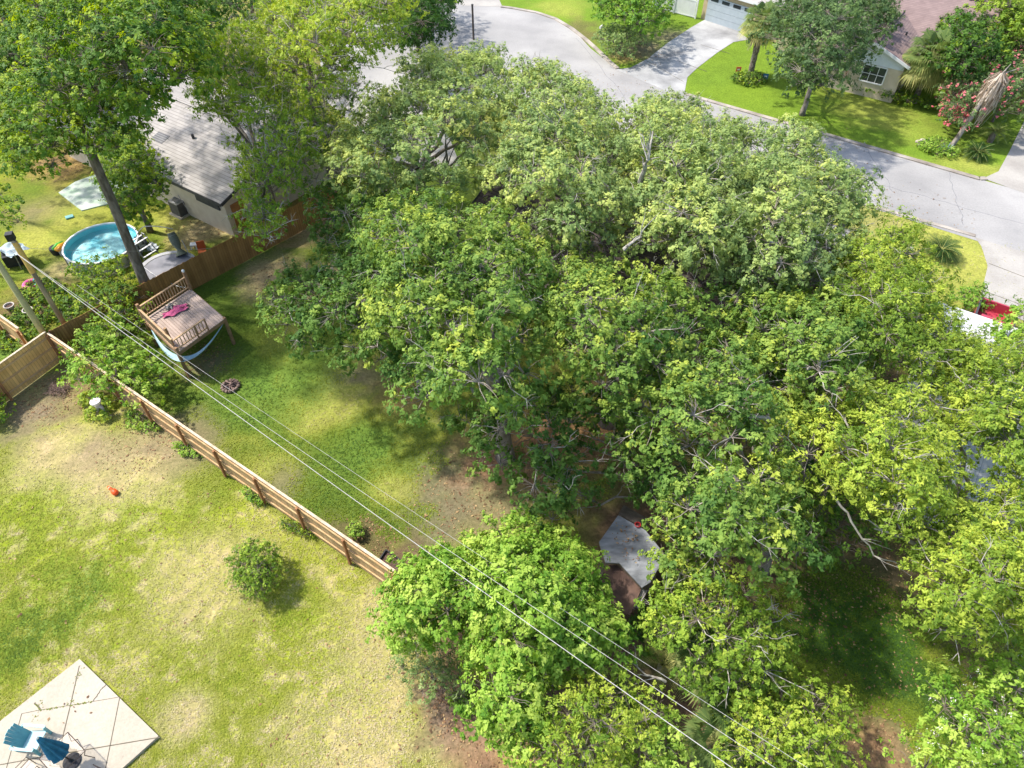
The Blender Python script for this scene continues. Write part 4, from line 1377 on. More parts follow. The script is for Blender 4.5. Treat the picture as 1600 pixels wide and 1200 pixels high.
plant('flowering_crape_myrtle', 'pink flowering crape myrtle behind the dead palm', 'tree',
      [(1460, 150), (1480, 110), (1530, 80), (1590, 65), (1660, 80), (1660, 180), (1600, 190), (1560, 180), (1530, 190), (1495, 200), (1470, 180)], 1.6, 4.2, .95, 9, (.17, .09), GREYLEAF, base=(1550, 190), trunk=.1, tint=(-.1, .5), spacing=.85, seed=57, inset=.35, flower=(PINKY, .11), fl=.25)
plant('flowering_oleander', 'low oleander with clusters of pink flowers left of the dead palm trunk', 'shrub',
      [(1468, 150), (1500, 140), (1515, 160), (1505, 195), (1485, 200), (1470, 180)], .6, 1.8, .55, 10, (.13, .05), DARKLEAF, trunk=.05, tint=(.1, .7), spacing=.9, seed=58, inset=.4, flower=(PINKY, .16), fl=.75, edge=30)
plant('foundation_hedge', 'low hedge along the front of the mauve house', 'hedge', [(1320, 118), (1340, 122), (1400, 142), (1460, 160), (1455, 168), (1400, 158), (1330, 135)], .3, .7, .5, 9, (.15, .09), DARKLEAF, trunk=.04, tint=(.2, .9), spacing=.95, seed=59, inset=.15, edge=10)
plant('palm_bed_shrub', 'round ground-cover ring at the foot of the cabbage palm', 'shrub', oval(1172, 122, 26, 9), .15, .5, .42, 10, (.12, .07), DARKLEAF, trunk=.03, tint=(.2, .8), spacing=.8, seed=60, inset=.1, edge=10)
plant('flower_bed_plant', 'low plants of the flower bed at the foot of the dead palm', 'plants', [(1435, 222), (1470, 214), (1500, 235), (1490, 245), (1450, 240)], .15, .35, .35, 10, (.13, .07), MAGN, trunk=.02, tint=(.1, .8), spacing=1.0, seed=61, inset=.1, edge=10)
plant('backdrop_hedge', 'hedge and trees beyond the houses at the top right edge', 'hedge', [(1440, 0), (1530, 5), (1560, -60), (1380, -60), (1400, -5)], .8, 1.6, 1.2, 6, (.25, .14), SUNNY, trunk=.1, tint=(.2, .8), spacing=.9, seed=62, inset=.1, edge=30)
for k, (px, py, lab) in enumerate(((70, 470, 'ivy clump beside the twin utility posts'), (30, 520, 'dark ground ivy between the buckets and the tan fence'), (120, 480, 'young leafy shrub at the foot of the posts'))):
    plant('ivy_patch', lab, 'plants', oval(px, py, 42, 34), .1, .4, .32, 8, (.12, .08), DARKLEAF, trunk=.02, tint=(.2, .9), spacing=1.25, seed=70 + k, inset=.2, edge=20)


# pale dead limb with dead palm leaves, bare limbs
def bare_limb(label, pts, r0, n=5, seed=1, name='fallen_limb'):
    random.seed(seed)
    root = thing(name, pts[0], label, 'branch')
    m = MB()
    pl = []
    for u, w in zip(pts[:-1], pts[1:]):
        pl += curve(u, w, .05, 4, .04)[:-1]
    pl.append(Vector(pts[-1]))
    k = len(pl)
    m.tube(pl, [r0 * (1 - .8 * i / (k - 1)) for i in range(k)], 7)
    for i in range(n):
        s_ = pl[random.randint(2, k - 2)]
        d = (Vector(pts[-1]) - Vector(pts[0])).normalized()
        d = (d + Vector((random.uniform(-1, 1), random.uniform(-1, 1), random.uniform(-.2, .8)))).normalized()
        m.tube(curve(s_, s_ + d * random.uniform(.5, 1.3), .08, 3, .05), [r0 * .35, r0 * .25, r0 * .18, .006], 5)
    m.build('branch', TWIG, root)


bare_limb('thick bare grey limb reaching across the gap above the shaded lawn', [P(1500, 865, 4.5), P(1430, 850, 5.2), P(1366, 826, 5.6)], .11, 4, 3)
bare_limb('thin curved bare branch hanging over the top of the shaded lawn', [P(1300, 770, 6.2), P(1330, 815, 5.6), P(1365, 868, 4.6), P(1425, 892, 4)], .05, 4, 4)
bare_limb('pale broken oak limb standing up in the street-side canopy', [P(1000, 285, 8.4), P(1012, 250, 9.8), P(1020, 205, 10.6)], .12, 7, 5)
bare_limb('bare oak limb above the dark shingled roof', [P(975, 390, 8.6), P(990, 378, 9.0), P(1003, 370, 9.4)], .08, 3, 6)
bare_limb('thick pale limb lying across the canopy of the bare-twigged oak', [P(1200, 655, 7), P(1160, 650, 7.6), P(1128, 643, 7.8)], .10, 3, 7)
bare_limb('white bare limb reaching from the scraggly tree to the right', [P(452, 140, 6.6), P(480, 125, 6.9), P(515, 113, 7.2), P(560, 101, 7.4), P(640, 117, 7)], .06, 6, 8)
bare_limb('second white limb below it among olive leaves', [P(490, 125, 6.5), P(520, 136, 6.6), P(555, 146, 6.2)], .045, 4, 9)
bare_limb('slim vertical bare limb at the top edge left of the yellow-green tree', [P(410, 110, 7.4), P(425, 85, 8.4), P(440, 50, 9.6)], .07, 3, 10)
bare_limb('dead twiggy branch tangled among the palmettos', [P(1040, 1065, 2.4), P(1010, 1055, 2.6), P(985, 1035, 2.6)], .05, 7, 11)
bare_limb('wooden stake leaning at the bottom edge under the yellow shrub', [P(855, 1205, .05), P(866, 1180, .5), P(878, 1160, .9)], .03, 0, 12, 'wooden_stake')
for k, (px, py, h) in enumerate(((1300, 560, 8.0), )):
    bare_limb(('fan of pale bare twigs in the canopy left of the feathery tree', 'grey bare twig spray at the seam of the oak and feathery canopies', 'dead grey branch near the top of the right-hand canopy')[k], [P(px - 45, py + 22, h - .5), P(px - 20, py + 8, h), P(px + 10, py - 5, h + .3)], .05, 10, 20 + k)


# ------------------------------------------------------------------ palms
def pinnate(c, d, L, n, wleaf, lleaf, arch, V, T, MBs, tint, up=.5):
    """A feather frond: rachis tube and leaflets."""
    d = Vector(d).normalized()
    pts = []
    for i in range(9):
        t = i / 8
        pts.append(Vector(c) + Vector((d.x * L * t, d.y * L * t, L * (up * t - arch * t * t))))
    MBs.tube(pts, [.018 * (1 - .8 * i / 8) + .003 for i in range(9)], 4, cap=False)
    for i in range(n):
        t = .12 + .86 * i / n
        k = min(7, int(t * 8))
        p = pts[k].lerp(pts[k + 1], t * 8 - k)
        ax = (pts[k + 1] - pts[k]).normalized()
        side = ax.cross(Vector((0, 0, 1))).normalized()
        ll = lleaf * math.sin(math.pi * min(1, .15 + t * .85)) ** .6
        for s_ in (-1, 1):
            q = (side * s_ + ax * .55 + Vector((0, 0, .28))).normalized()
            e_ = p + q * ll
            w = ax * wleaf / 2
            V.append([p - w, p + w, e_ + w * .3, e_ - w * .3])
            T.append(tint + random.uniform(-.2, .2))


def sago(label, c, L, n, seed, trunk_h=.4, name='sago_palm', mtl=None, tint=.35, group=None):
    random.seed(seed)
    c = Vector(c)
    root = thing(name, c, label, 'palm', group)
    m = MB()
    m.lathe(c, [(.19, -.05), (.22, trunk_h * .5), (.16, trunk_h)], 10)
    m.build('trunk', BARK, root)
    V, T, mb = [], [], MB()
    for i in range(n):
        a = i * 2.399963
        f = i / n
        el = .9 - 1.0 * f
        pinnate(c + Vector((0, 0, trunk_h)), (math.cos(a), math.sin(a), 0), L * random.uniform(.85, 1.1) * (1 - .25 * (1 - f)), 20, .03, L * .2, .42 + .3 * f, V, T, mb, tint, up=el + .15)
    mb.build('frond_stem', mat('frond_stem', (.28, .28, .08), (.2, .22, .06)), root)
    quads('fronds', np.array([[list(p) for p in q] for q in V]), mtl or SAGOLEAF, root, {'tint': np.clip(np.array(T), 0, 1)})
    return root


sago('sago palm on the dry verge beside the road', P(1466, 400), 1.35, 44, 1, .45)
sago('dark sago palm beside the leaning dead palm', P(1523, 246), 1.15, 40, 2, .4)
sago('lighter young sago palm behind the dark one near the driveway', P(1546, 222), 1.1, 20, 3, .8, tint=.9)
sago('arching fern-like palm below the shed in the dark gap', P(1035, 1045), 1.3, 12, 4, .5, tint=.7, mtl=PALMLEAF)


def fan_leaf(c, d, R_, V, T, tint, nseg=15, spread=2.6, droop=.25):
    """A palmate leaf centred on c facing along d."""
    d = Vector(d).normalized()
    side = d.cross(Vector((0, 0, 1)))
    side = side.normalized() if side.length > .05 else Vector((1, 0, 0))
    upv = side.cross(d).normalized()
    for i in range(nseg):
        a = (i / (nseg - 1) - .5) * spread
        q = (d * math.cos(a) + side * math.sin(a)).normalized()
        w = q.cross(upv) * (R_ * .05)
        m_ = c + q * R_ * .55 + upv * .03
        e_ = c + q * R_ * (1 - .12 * abs(a)) * random.uniform(.85, 1.05) - Vector((0, 0, droop * R_ * random.uniform(.6, 1.6)))
        V.append([c, m_ + w, e_, m_ - w])
        T.append(tint + random.uniform(-.15, .15))


def fan_palm(label, c, trunk_h, tr, R_, n, seed, name='fan_palm', tints=(.1, .7), petiole=.9, skirt=0, lean=(0, 0), low=-.5, skirt_mat=None):
    random.seed(seed)
    c = Vector(c)
    top = c + Vector((lean[0], lean[1], trunk_h))
    root = thing(name, c, label, 'palm')
    if trunk_h > .2:
        m = MB()
        pl = curve(c - Vector((0, 0, .05)), top, 0, 14)
        m.tube(pl, [tr * (1.25 if i == 0 else 1) * (1 + .12 * (i % 2)) for i in range(15)], 10)
        m.build('trunk', mat('palm_trunk', (.30, .26, .22), (.12, .09, .07), scale=8, bump=.6), root)
    V, T, mb = [], [], MB()
    for i in range(n):
        a = i * 2.399963
        z = 1 - (1 - low) * (i + .5) / n
        rr = math.sqrt(max(0, 1 - z * z))
        d = Vector((math.cos(a) * rr, math.sin(a) * rr, z))
        e_ = top + d * petiole * random.uniform(.8, 1.1)
        mb.tube([top, top.lerp(e_, .5) + Vector((0, 0, .04)), e_], [.022, .018, .014], 4, cap=False)
        t = tints[0] + (tints[1] - tints[0]) * (1 - (z - low) / (1 - low)) ** 1.5
        fan_leaf(e_, (d + Vector((0, 0, -.25))).normalized(), R_ * random.uniform(.85, 1.1), V, T, t)
    mb.build('leaf_stem', mat('leaf_stem', (.32, .33, .12), (.24, .26, .08)), root)
    quads('fronds', np.array([[list(p) for p in q] for q in V]), PALMLEAF, root, {'tint': np.clip(np.array(T), 0, 1)})
    if skirt:
        V, T = [], []
        for i in range(skirt):
            a = random.uniform(0, 6.28)
            s0_ = top + Vector((math.cos(a) * tr, math.sin(a) * tr, random.uniform(-.6, .1)))
            o_ = Vector((math.cos(a), math.sin(a), 0))
            L_ = random.uniform(.7, 1.5)
            m_ = s0_ + o_ * .45 + Vector((0, 0, -.15))
            e_ = s0_ + o_ * random.uniform(.3, .7) + Vector((0, 0, -L_))
            w = Vector((-o_.y, o_.x, 0)) * random.uniform(.03, .07)
            V.append([s0_ - w, s0_ + w, m_ + w, m_ - w])
            V.append([m_ - w, m_ + w, e_ + w * .3, e_ - w * .3])
            T += [random.random()] * 2
        quads('dead_frond_skirt', np.array([[list(p) for p in q] for q in V]), skirt_mat or DEADLEAF, root, {'tint': np.array(T)})
    return root


fan_palm('tall cabbage palm with a shaggy brown skirt beside the stained driveway', P(1171, 121), 4.3, .22, 1.0, 46, 5, 'cabbage_palm', (.25, 1.0), 1.0, skirt=260, low=-.6)
fan_palm('bushy fan palm in front of the mauve house window', P(1428, 160), 3.3, .2, 1.15, 60, 6, 'fan_palm', (.3, .95), 1.35, skirt=80, low=-.8)
for k, (px, py, h, lab) in enumerate(((1100, 1100, 1.2, 'palmetto with yellowing fans beside the dark gap under the power lines'), (1062, 1035, 1.8, 'pale palmetto at the upper end of the clump'), (1125, 1150, 1.0, 'palmetto nearest the yellow-green vine mound'),
                                     (1075, 1070, 1.5, 'palmetto in the middle of the clump'), (1100, 1185, .8, 'low palmetto at the bottom edge'), (950, 1150, 1.3, 'single palmetto in the yellow shrub'))):
    r_ = fan_palm(lab, P(px, py), h + .9, .07, .7, 20, 30 + k, 'palmetto', (.15, .85), .55, low=-.3)
    r_['group'] = 'palmettos under the power lines'

# the dead leaning palm
random.seed(77)
c = P(1481, 236)
top = P(1538, 128, 5.6)
top = Vector((c.x + 1.7, c.y + .9, 5.0))
root = thing('dead_palm', c, 'leaning dead palm with a grey skirt of hanging fronds', 'palm')
m = MB()
m.tube(curve(c - Vector((0, 0, .1)), top, .15, 8, .02), [.2, .17, .16, .15, .15, .15, .16, .17, .12], 9)
m.build('trunk', PALEBARK, root, True)
V, T = [], []
for i in range(330):
    a = random.uniform(0, 6.28)
    s0_ = top + Vector((math.cos(a) * .15, math.sin(a) * .15, random.uniform(-.5, .15)))
    o_ = Vector((math.cos(a), math.sin(a), 0))
    L_ = random.uniform(1.2, 3.0)
    ww = random.uniform(.012, .035)
    w = Vector((-o_.y, o_.x, 0)) * ww
    k1 = s0_ + o_ * random.uniform(.25, .55) + Vector((0, 0, -.35))
    k2 = s0_ + o_ * random.uniform(.3, .65) + Vector((-.15, -.08, -L_ * .6))
    k3 = s0_ + o_ * random.uniform(.1, .4) + Vector((-.3, -.16, -L_))
    for p_, q_ in ((s0_, k1), (k1, k2), (k2, k3)):
        V.append([p_ - w, p_ + w, q_ + w, q_ - w])
        T.append(random.random())
quads('dead_frond_skirt', np.array([[list(p) for p in q] for q in V]), DEADLEAF, root, {'tint': np.array(T)})
m = MB()
m.tube([top, top + Vector((.5, .3, .55))], [.05, .02], 5)
m.tube([top, top + Vector((1.5, .5, .25))], [.05, .02], 5)
m.tube([top, top + Vector((.1, -.1, .35))], [.06, .03], 5)
m.build('bare_stalks', PALEBARK, root)

# agave
random.seed(5)
c = P(1476, 240)
root = thing('agave', c, 'blue-grey agave rosette at the base of the dead palm', 'plant')
V = []
for i in range(30):
    a = i * 2.4
    el = .25 + .9 * (1 - i / 30)
    d = Vector((math.cos(a) * math.cos(el), math.sin(a) * math.cos(el), math.sin(el)))
    L_ = random.uniform(.55, .8)
    s_ = Vector((-math.sin(a), math.cos(a), 0)) * .055
    b0 = c + Vector((0, 0, .05))
    m_ = b0 + d * L_ * .45
    V.append([b0 - s_ * .6, b0 + s_ * .6, m_ + s_, m_ - s_])
    V.append([m_ - s_, m_ + s_, b0 + d * L_ + s_ * .05, b0 + d * L_ - s_ * .05])
quads('leaves', np.array([[list(p) for p in q] for q in V]), AGAVE, root, {'tint': rng.random(len(V))})
MB().lathe(c, [(.06, 0), (.09, .08), (.03, .15)], 8).build('stem', BARK, root)
# ------------------------------------------------------------------ raised wooden deck with railings
Z3 = Vector((0, 0, 1))
DECKB = striped('deck_boards', (.66, .50, .40), (.52, .38, .30), (.30, .20, .14), .14, -math.atan2(-1.63, 2.15), along=1, width=.08, var=.8)
DECKW = mat('deck_timber', (.36, .22, .12), (.25, .15, .08), scale=4)
dT = [P(299, 464, 1.75), P(351, 497, 1.75), P(277, 550, 1.75), P(225, 500, 1.75)]
o_ = dT[2]
ux, uy = (dT[1] - dT[2]), (dT[3] - dT[2])
Lx, Ly = 2.85, 3.2
Lx, Ly = ux.length, uy.length
ux, uy = ux.normalized(), uy.normalized()
dp = lambda s, t, z: Vector((o_.x, o_.y, 0)) + ux * s + uy * t + Z3 * z
dcen = dp(Lx / 2, Ly / 2, 0)
deck = thing('raised_deck', dcen, 'square raised wooden deck with slatted railings on tall legs in the green yard', 'deck')
DECKB = striped('deck_boards2', (.52, .41, .345), (.39, .30, .25), (.20, .14, .10), .14, -math.atan2(uy.y, uy.x), along=1, width=.09, var=.78)
m = MB()
nb = int(Lx / .14)
for i in range(nb):
    s = Lx * (i + .5) / nb
    m.beam(dp(s, -.04, 1.735), dp(s, Ly + .04, 1.735), Lx / nb - .008, .03)
m.build('deck_boards', DECKB, deck)
for (a_, b_) in (((0, 0), (Lx, 0)), ((Lx, 0), (Lx, Ly)), ((Lx, Ly), (0, Ly)), ((0, Ly), (0, 0))):
    m = MB()
    m.beam(dp(*a_, 1.62), dp(*b_, 1.62), .05, .19)
    m.build('rim_joist', DECKW, deck)
for (s, t, zt) in ((0.02, .02, 2.0), (Lx - .02, .02, 1.78), (Lx - .02, Ly - .02, 2.85), (.02, Ly - .02, 2.75)):
    m = MB()
    p = dp(s, t, 0)
    m.box(p + Z3 * (zt / 2), (.13, .13, zt), rz=math.atan2(ux.y, ux.x))
    m.build('post', DECKW, deck)
m = MB()
p = dp(.08, .55, 0)
m.box(p + Z3 * 2.3, (.12, .12, 1.1), rz=math.atan2(ux.y, ux.x))
m.build('rail_post', DECKW, deck)
p = dp(Lx - .02, Ly - .02, 2.85)
m = MB()
m.ellip(p + Z3 * .08, (.08, .08, .09), 10, 6)
m.build('finial', WHITEP, deck, True)


def railing(a_, b_, z0, z1, n):
    m = MB()
    a_, b_ = Vector(a_), Vector(b_)
    m.beam(a_ + Z3 * z1, b_ + Z3 * z1, .09, .045)
    m.beam(a_ + Z3 * z0, b_ + Z3 * z0, .06, .05)
    for i in range(1, n):
        q = a_.lerp(b_, i / n)
        m.beam(q + Z3 * (z0 + .025), q + Z3 * (z1 - .025), .035, .035)
    m.build('railing', mat('rail_timber', (.56, .38, .22), (.42, .27, .15), scale=4), deck)


railing(dp(.02, Ly, 0), dp(Lx - .05, Ly, 0), 1.92, 2.55, 18)
railing(dp(0, .05, 0), dp(0, Ly - .05, 0), 1.9, 2.5, 20)
railing(dp(.05, 0, 0), dp(Lx * .64, 0, 0), 1.9, 2.45, 10)
m = MB()
for s in (Lx * .43, Lx * .64):
    m.beam(dp(s, -.05, 1.6), dp(s, -.05, 2.5), .06, .06)
m.build('rail_bracket', DECKW, deck)


# pink towel and grey bundle on the deck
def cloth(name, label, c, ux_, uy_, L, W, mt, seed, h=.06, cat='towel', shape=None):
    random.seed(seed)
    nx, ny = 22, 12
    m = MB()
    g = []
    for j in range(ny + 1):
        for i in range(nx + 1):
            s, t = i / nx - .5, j / ny - .5
            wv = 1.0
            if shape:
                wv = shape(i / nx)
            z = h * (.35 + .65 * abs(math.sin(7 * s + 3 * t + seed) * math.cos(5 * t - 4 * s + seed))) + random.uniform(0, .012)
            p = c + ux_ * (s * L + .05 * math.sin(9 * t + seed)) + uy_ * (t * W * wv + .06 * math.sin(6 * s * 2 + seed)) + Z3 * z
            m.v.append(tuple(p))
    for j in range(ny):
        for i in range(nx):
            k = j * (nx + 1) + i
            m.f.append((k, k + 1, k + nx + 2, k + nx + 1))
    o = m.build(name, mt, None, True)
    return tag(o, label, cat)


pc = P(274, 487, 1.76)
cloth('towel', 'pink towel lying crumpled on the wooden deck', pc, (P(291, 481, 1.76) - P(254, 499, 1.76)).normalized(), (P(274, 495, 1.76) - P(270, 480, 1.76)).normalized(), 1.25, .5,
      mat('pink_cloth', (.58, .12, .25), (.46, .08, .19), scale=6), 3, .10, shape=lambda s: .6 + .6 * math.sin(s * 2.6))
pc = P(266, 482, 1.76)
cloth('cloth_bundle', 'small grey bundle beside the pink towel on the deck', pc, ux, uy, .42, .35, mat('grey_cloth', (.35, .33, .30), (.18, .17, .15), scale=12), 5, .16, 'cloth')
random.seed(8)
m = MB()
pc = P(291, 482, 1.77)
for i in range(9):
    a = random.uniform(0, 6.28)
    m.tube(curve(pc, pc + Vector((math.cos(a), math.sin(a), 0)) * random.uniform(.12, .3) + Z3 * random.uniform(.02, .1), .05, 4, .03), .014, 5)
tag(m.build('cable_tangle', BLACKP), 'dark tangled straps at the end of the pink towel on the deck', 'straps')

# hammock slung under the deck
random.seed(2)
A_, B_ = dp(.05, Ly - .3, 1.5), dp(Lx - .1, .05, 1.5)
lo_ = dp(.15, -.0, 0)
lo_.z = 1.1
HM = mat('pale_blue_cloth', (.44, .60, .64), (.34, .50, .55), scale=5, rough=.9)
m = MB()
nu, nv = 28, 6
for i in range(nu + 1):
    t = i / nu
    b0 = A_ * (1 - t) ** 2 + (lo_ * 2 - (A_ + B_) * .5) * (2 * t * (1 - t)) + B_ * t ** 2
    tg = (B_ - A_).normalized()
    s_ = Vector((-tg.y, tg.x, 0))
    w = .17 * math.sin(math.pi * t) ** .7 + .02
    for j in range(nv + 1):
        q = (j / nv - .5) * 2
        m.v.append(tuple(b0 + s_ * (w * q) + Z3 * (.07 * q * q * (w / .17) + .015 * math.sin(9 * t + 5 * q))))
for i in range(nu):
    for j in range(nv):
        k = i * (nv + 1) + j
        m.f.append((k, k + 1, k + nv + 2, k + nv + 1))
root = thing('hammock', A_, 'pale blue hammock hanging in a curve beneath the wooden deck', 'hammock')
m.build('hammock_cloth', HM, root, True)
m = MB()
m.tube([A_ + Z3 * .2, A_], .012, 5)
m.tube([B_ + Z3 * .2, B_], .012, 5)
m.build('rope', TWIG, root)

# fire pit
c = P(361, 605)
random.seed(4)
root = thing('fire_pit', c, 'small stone fire pit ring holding twigs in the green yard', 'fire pit')
m = MB()
for i in range(14):
    a = 2 * math.pi * i / 14
    m.ellip(c + Vector((math.cos(a) * .38, math.sin(a) * .38, .09)), (.10, .085, .10), 7, 5, .12)
m.build('stone_ring', mat('pit_stone', (.30, .22, .18), (.15, .10, .08), scale=5), root)
m = MB()
m.disc(c, .36, 18, .03)
m.build('ash', mat('ash', (.12, .10, .09), (.06, .05, .045), scale=12), root)
m = MB()
for i in range(16):
    a = random.uniform(0, 6.28)
    d = Vector((math.cos(a), math.sin(a), 0))
    q = c + Vector((random.uniform(-.12, .12), random.uniform(-.12, .12), random.uniform(.06, .2)))
    m.tube([q - d * random.uniform(.15, .3), q + d * random.uniform(.15, .32) + Z3 * .08], random.uniform(.012, .03), 5)
m.build('firewood', mat('burnt_wood', (.34, .24, .20), (.14, .09, .08), scale=6), root)

# raised bed
b4 = [P(604, 863), P(631, 882), P(618, 906), P(590, 884)]
root = thing('raised_bed', b4[0], 'black framed raised garden bed of dark soil against the fence', 'planter')
m = MB()
for i in range(4):
    u, w = b4[i], b4[(i + 1) % 4]
    m.beam(u + Z3 * .11, w + Z3 * .11, .05, .22)
m.build('frame', BLACKP, root)
m = MB()
m.poly([p + Z3 * .12 for p in b4][::-1])
m.build('soil', mat('bed_soil', (.15, .09, .07), (.06, .035, .03), scale=9, bump=.8), root)

# pale cut stump
c = P(161, 648)
root = thing('tree_stump', c, 'tall pale cut stump with spreading root legs beside the yellow-green weeds', 'stump')
top = P(160, 622, 1.0)
top = Vector((c.x + .05, c.y - .02, .95))
m = MB()
m.tube([c + Vector((-.16, -.05, 0)), c.lerp(top, .5) + Vector((-.08, 0, .02)), top - Z3 * .16], [.10, .085, .13], 8)
m.tube([c + Vector((.42, -.1, 0)), c.lerp(top, .5) + Vector((.16, 0, .02)), top - Z3 * .16], [.09, .075, .12], 8)
m.tube([c + Vector((.1, .3, 0)), c.lerp(top, .5) + Vector((.05, .1, .02)), top - Z3 * .16], [.09, .08, .12], 8)
m.build('root_legs', mat('pale_wood', (.56, .50, .45), (.38, .32, .28), scale=5, bump=.5), root, True)
m = MB()
m.lathe(top, [(.13, -.18), (.22, -.10), (.25, 0), (.23, .04)], 16)
m.disc(top, .23, 16, .04)
m.build('cut_top', mat('cut_wood', (.78, .74, .70), (.60, .54, .50), scale=7), root)
m = MB()
m.beam(top + Vector((-.16, -.02, .046)), top + Vector((.14, .03, .046)), .018, .012)
m.build('split', BARK, root)

# brush pile
random.seed(11)
m = MB()
c = P(92, 610)
for i in range(120):
    a = random.uniform(0, 6.28)
    d = Vector((math.cos(a), math.sin(a), random.uniform(-.1, .4)))
    r_ = random.random() ** .6
    q = c + Vector((random.uniform(-.6, .6) * r_, random.uniform(-.55, .55) * r_, .05 + .3 * (1 - r_)))
    m.tube([q - d * .25, q + d * .25], .008, 4)
tag(m.build('brush_pile', mat('dry_twigs', (.30, .21, .17), (.16, .10, .08), scale=5)), 'low brown brush pile at the foot of the sunlit fence', 'brush pile')

# orange toy bottle lying on the dry lawn
c = P(177, 768)
ax = (P(186, 777) - P(168, 762)).normalized()
root = thing('toy_bat', c, 'orange plastic toy lying on the dry lawn', 'toy')
m = MB()
m.tube([c - ax * .34 + Z3 * .06, c - ax * .22 + Z3 * .07, c - ax * .05 + Z3 * .08, c + ax * .08 + Z3 * .11, c + ax * .26 + Z3 * .12, c + ax * .34 + Z3 * .1], [.05, .065, .045, .12, .13, .06], 12)
m.build('toy_body', mat('orange_plastic', (.85, .10, .02), (.75, .08, .02), rough=.4), root, True)
m = MB()
m.tube([c - ax * .24 + Z3 * .07, c - ax * .18 + Z3 * .07], .072, 12)
m.build('band', mat('pale_orange', (.8, .35, .2), (.7, .3, .18), rough=.5), root)

# ------------------------------------------------------------------ pool
pc = Vector((-23.75, 34.15, 0))
pr = 2.02
POOLB = mat('pool_blue', (.30, .82, .90), (.18, .72, .86), scale=1.2, rough=.4)
POOLF = mat('pool_floor', (.62, .92, .96), (.26, .76, .90), scale=1.1, rough=.4, detail=3, lo=.32, hi=.5)
pool = thing('swimming_pool', pc, 'round above-ground swimming pool with bright blue liner', 'pool')
m = MB()
m.lathe(pc, [(pr, 0), (pr, .84)], 40)
m.build('pool_wall', mat('pool_wall_white', (.50, .52, .52), (.38, .40, .40), scale=2), pool)
m = MB()
m.lathe(pc, [(pr - .03, .77), (pr - .03, .5), (pr - .25, .38)], 40)
m.build('liner', POOLB, pool)
m = MB()
m.lathe(pc, [(pr - .02, .86), (pr - .028, .77)], 40)
m.build('liner_rim', mat('liner_pale', (.50, .68, .76), (.42, .60, .70)), pool)
m = MB()
m.disc(pc, pr - .25, 40, .385)
m.build('pool_floor', POOLF, pool)
pts = [pc + Vector((pr * math.cos(k * math.pi / 12), pr * math.sin(k * math.pi / 12), .86)) for k in range(25)]
m = MB()
for u, w in zip(pts[:-1], pts[1:]):
    m.beam(u, w, .09, .06)
m.build('top_rail', WHITEP, pool)
for k in range(12):
    a = 2 * math.pi * k / 12
    m = MB()
    m.beam(pc + Vector(((pr + .05) * math.cos(a), (pr + .05) * math.sin(a), 0)), pc + Vector(((pr + .05) * math.cos(a), (pr + .05) * math.sin(a), .84)), .06, .06)
    m.build('leg', GREYMET, pool)
wm = bpy.data.materials.new('pool_water')
wm.use_nodes = True
n = wm.node_tree
n.nodes.clear()
out = n.nodes.new('ShaderNodeOutputMaterial')
gl = n.nodes.new('ShaderNodeBsdfGlossy')
gl.inputs['Roughness'].default_value = .06
tp = n.nodes.new('ShaderNodeBsdfTransparent')
tp.inputs[0].default_value = (.86, .98, 1, 1)
fr = n.nodes.new('ShaderNodeFresnel')
fr.inputs[0].default_value = 1.33
no = n.nodes.new('ShaderNodeTexNoise')
no.inputs['Scale'].default_value = 3.5
tc = n.nodes.new('ShaderNodeTexCoord')
n.links.new(tc.outputs['Object'], no.inputs[0])
bp = n.nodes.new('ShaderNodeBump')
bp.inputs['Strength'].default_value = .08
bp.inputs['Distance'].default_value = .05
n.links.new(no.outputs[0], bp.inputs['Height'])
n.links.new(bp.outputs[0], gl.inputs['Normal'])
n.links.new(bp.outputs[0], fr.inputs['Normal'])
mx = n.nodes.new('ShaderNodeMixShader')
n.links.new(fr.outputs[0], mx.inputs[0])
n.links.new(tp.outputs[0], mx.inputs[1])
n.links.new(gl.outputs[0], mx.inputs[2])
n.links.new(mx.outputs[0], out.inputs[0])
m = MB()
m.disc(pc, pr - .03, 40, .76)
m.build('water', wm, pool)
# inflatable and things by the pool
c = P(94, 385, .45)
ax = (P(101, 380, .45) - P(87, 390, .45)).normalized()
root = thing('pool_float', c, 'green and yellow inflatable raft propped at the left rim of the pool', 'float')
for k, (col, off) in enumerate((((.10, .50, .06), .17), ((.80, .50, .02), -.02), ((.75, .30, .02), -.17))):
    m = MB()
    s_ = Vector((-ax.y, ax.x, 0)) * off
    m.tube([c - ax * .42 + s_ - Z3 * .02, c - ax * .36 + s_, c + s_ + Z3 * .05, c + ax * .36 + s_, c + ax * .42 + s_], [.03, .10, .13, .10, .03], 10)
    m.build('inflated_tube', mat('float%d' % k, col, tuple(x * .8 for x in col), rough=.3), root, True)
c = P(90, 395, 0)
root = thing('pool_pump', c, 'black pump tub on the ground beside the inflatable raft', 'pump')
m = MB()
m.lathe(c, [(.30, 0), (.34, .35), (.28, .42), (.001, .44)], 16)
m.build('tub', BLACKP, root)
m = MB()
m.lathe(c + Vector((.4, -.2, 0)), [(.14, 0), (.15, .45), (.10, .52), (.001, .55)], 12)
m.build('filter_can', GREYP, root)
MB().tube(curve(c + Vector((.3, -.2, .3)), c + Vector((.85, .25, .6)), .1, 6), .035, 6).build('hose', TRIMD, root)
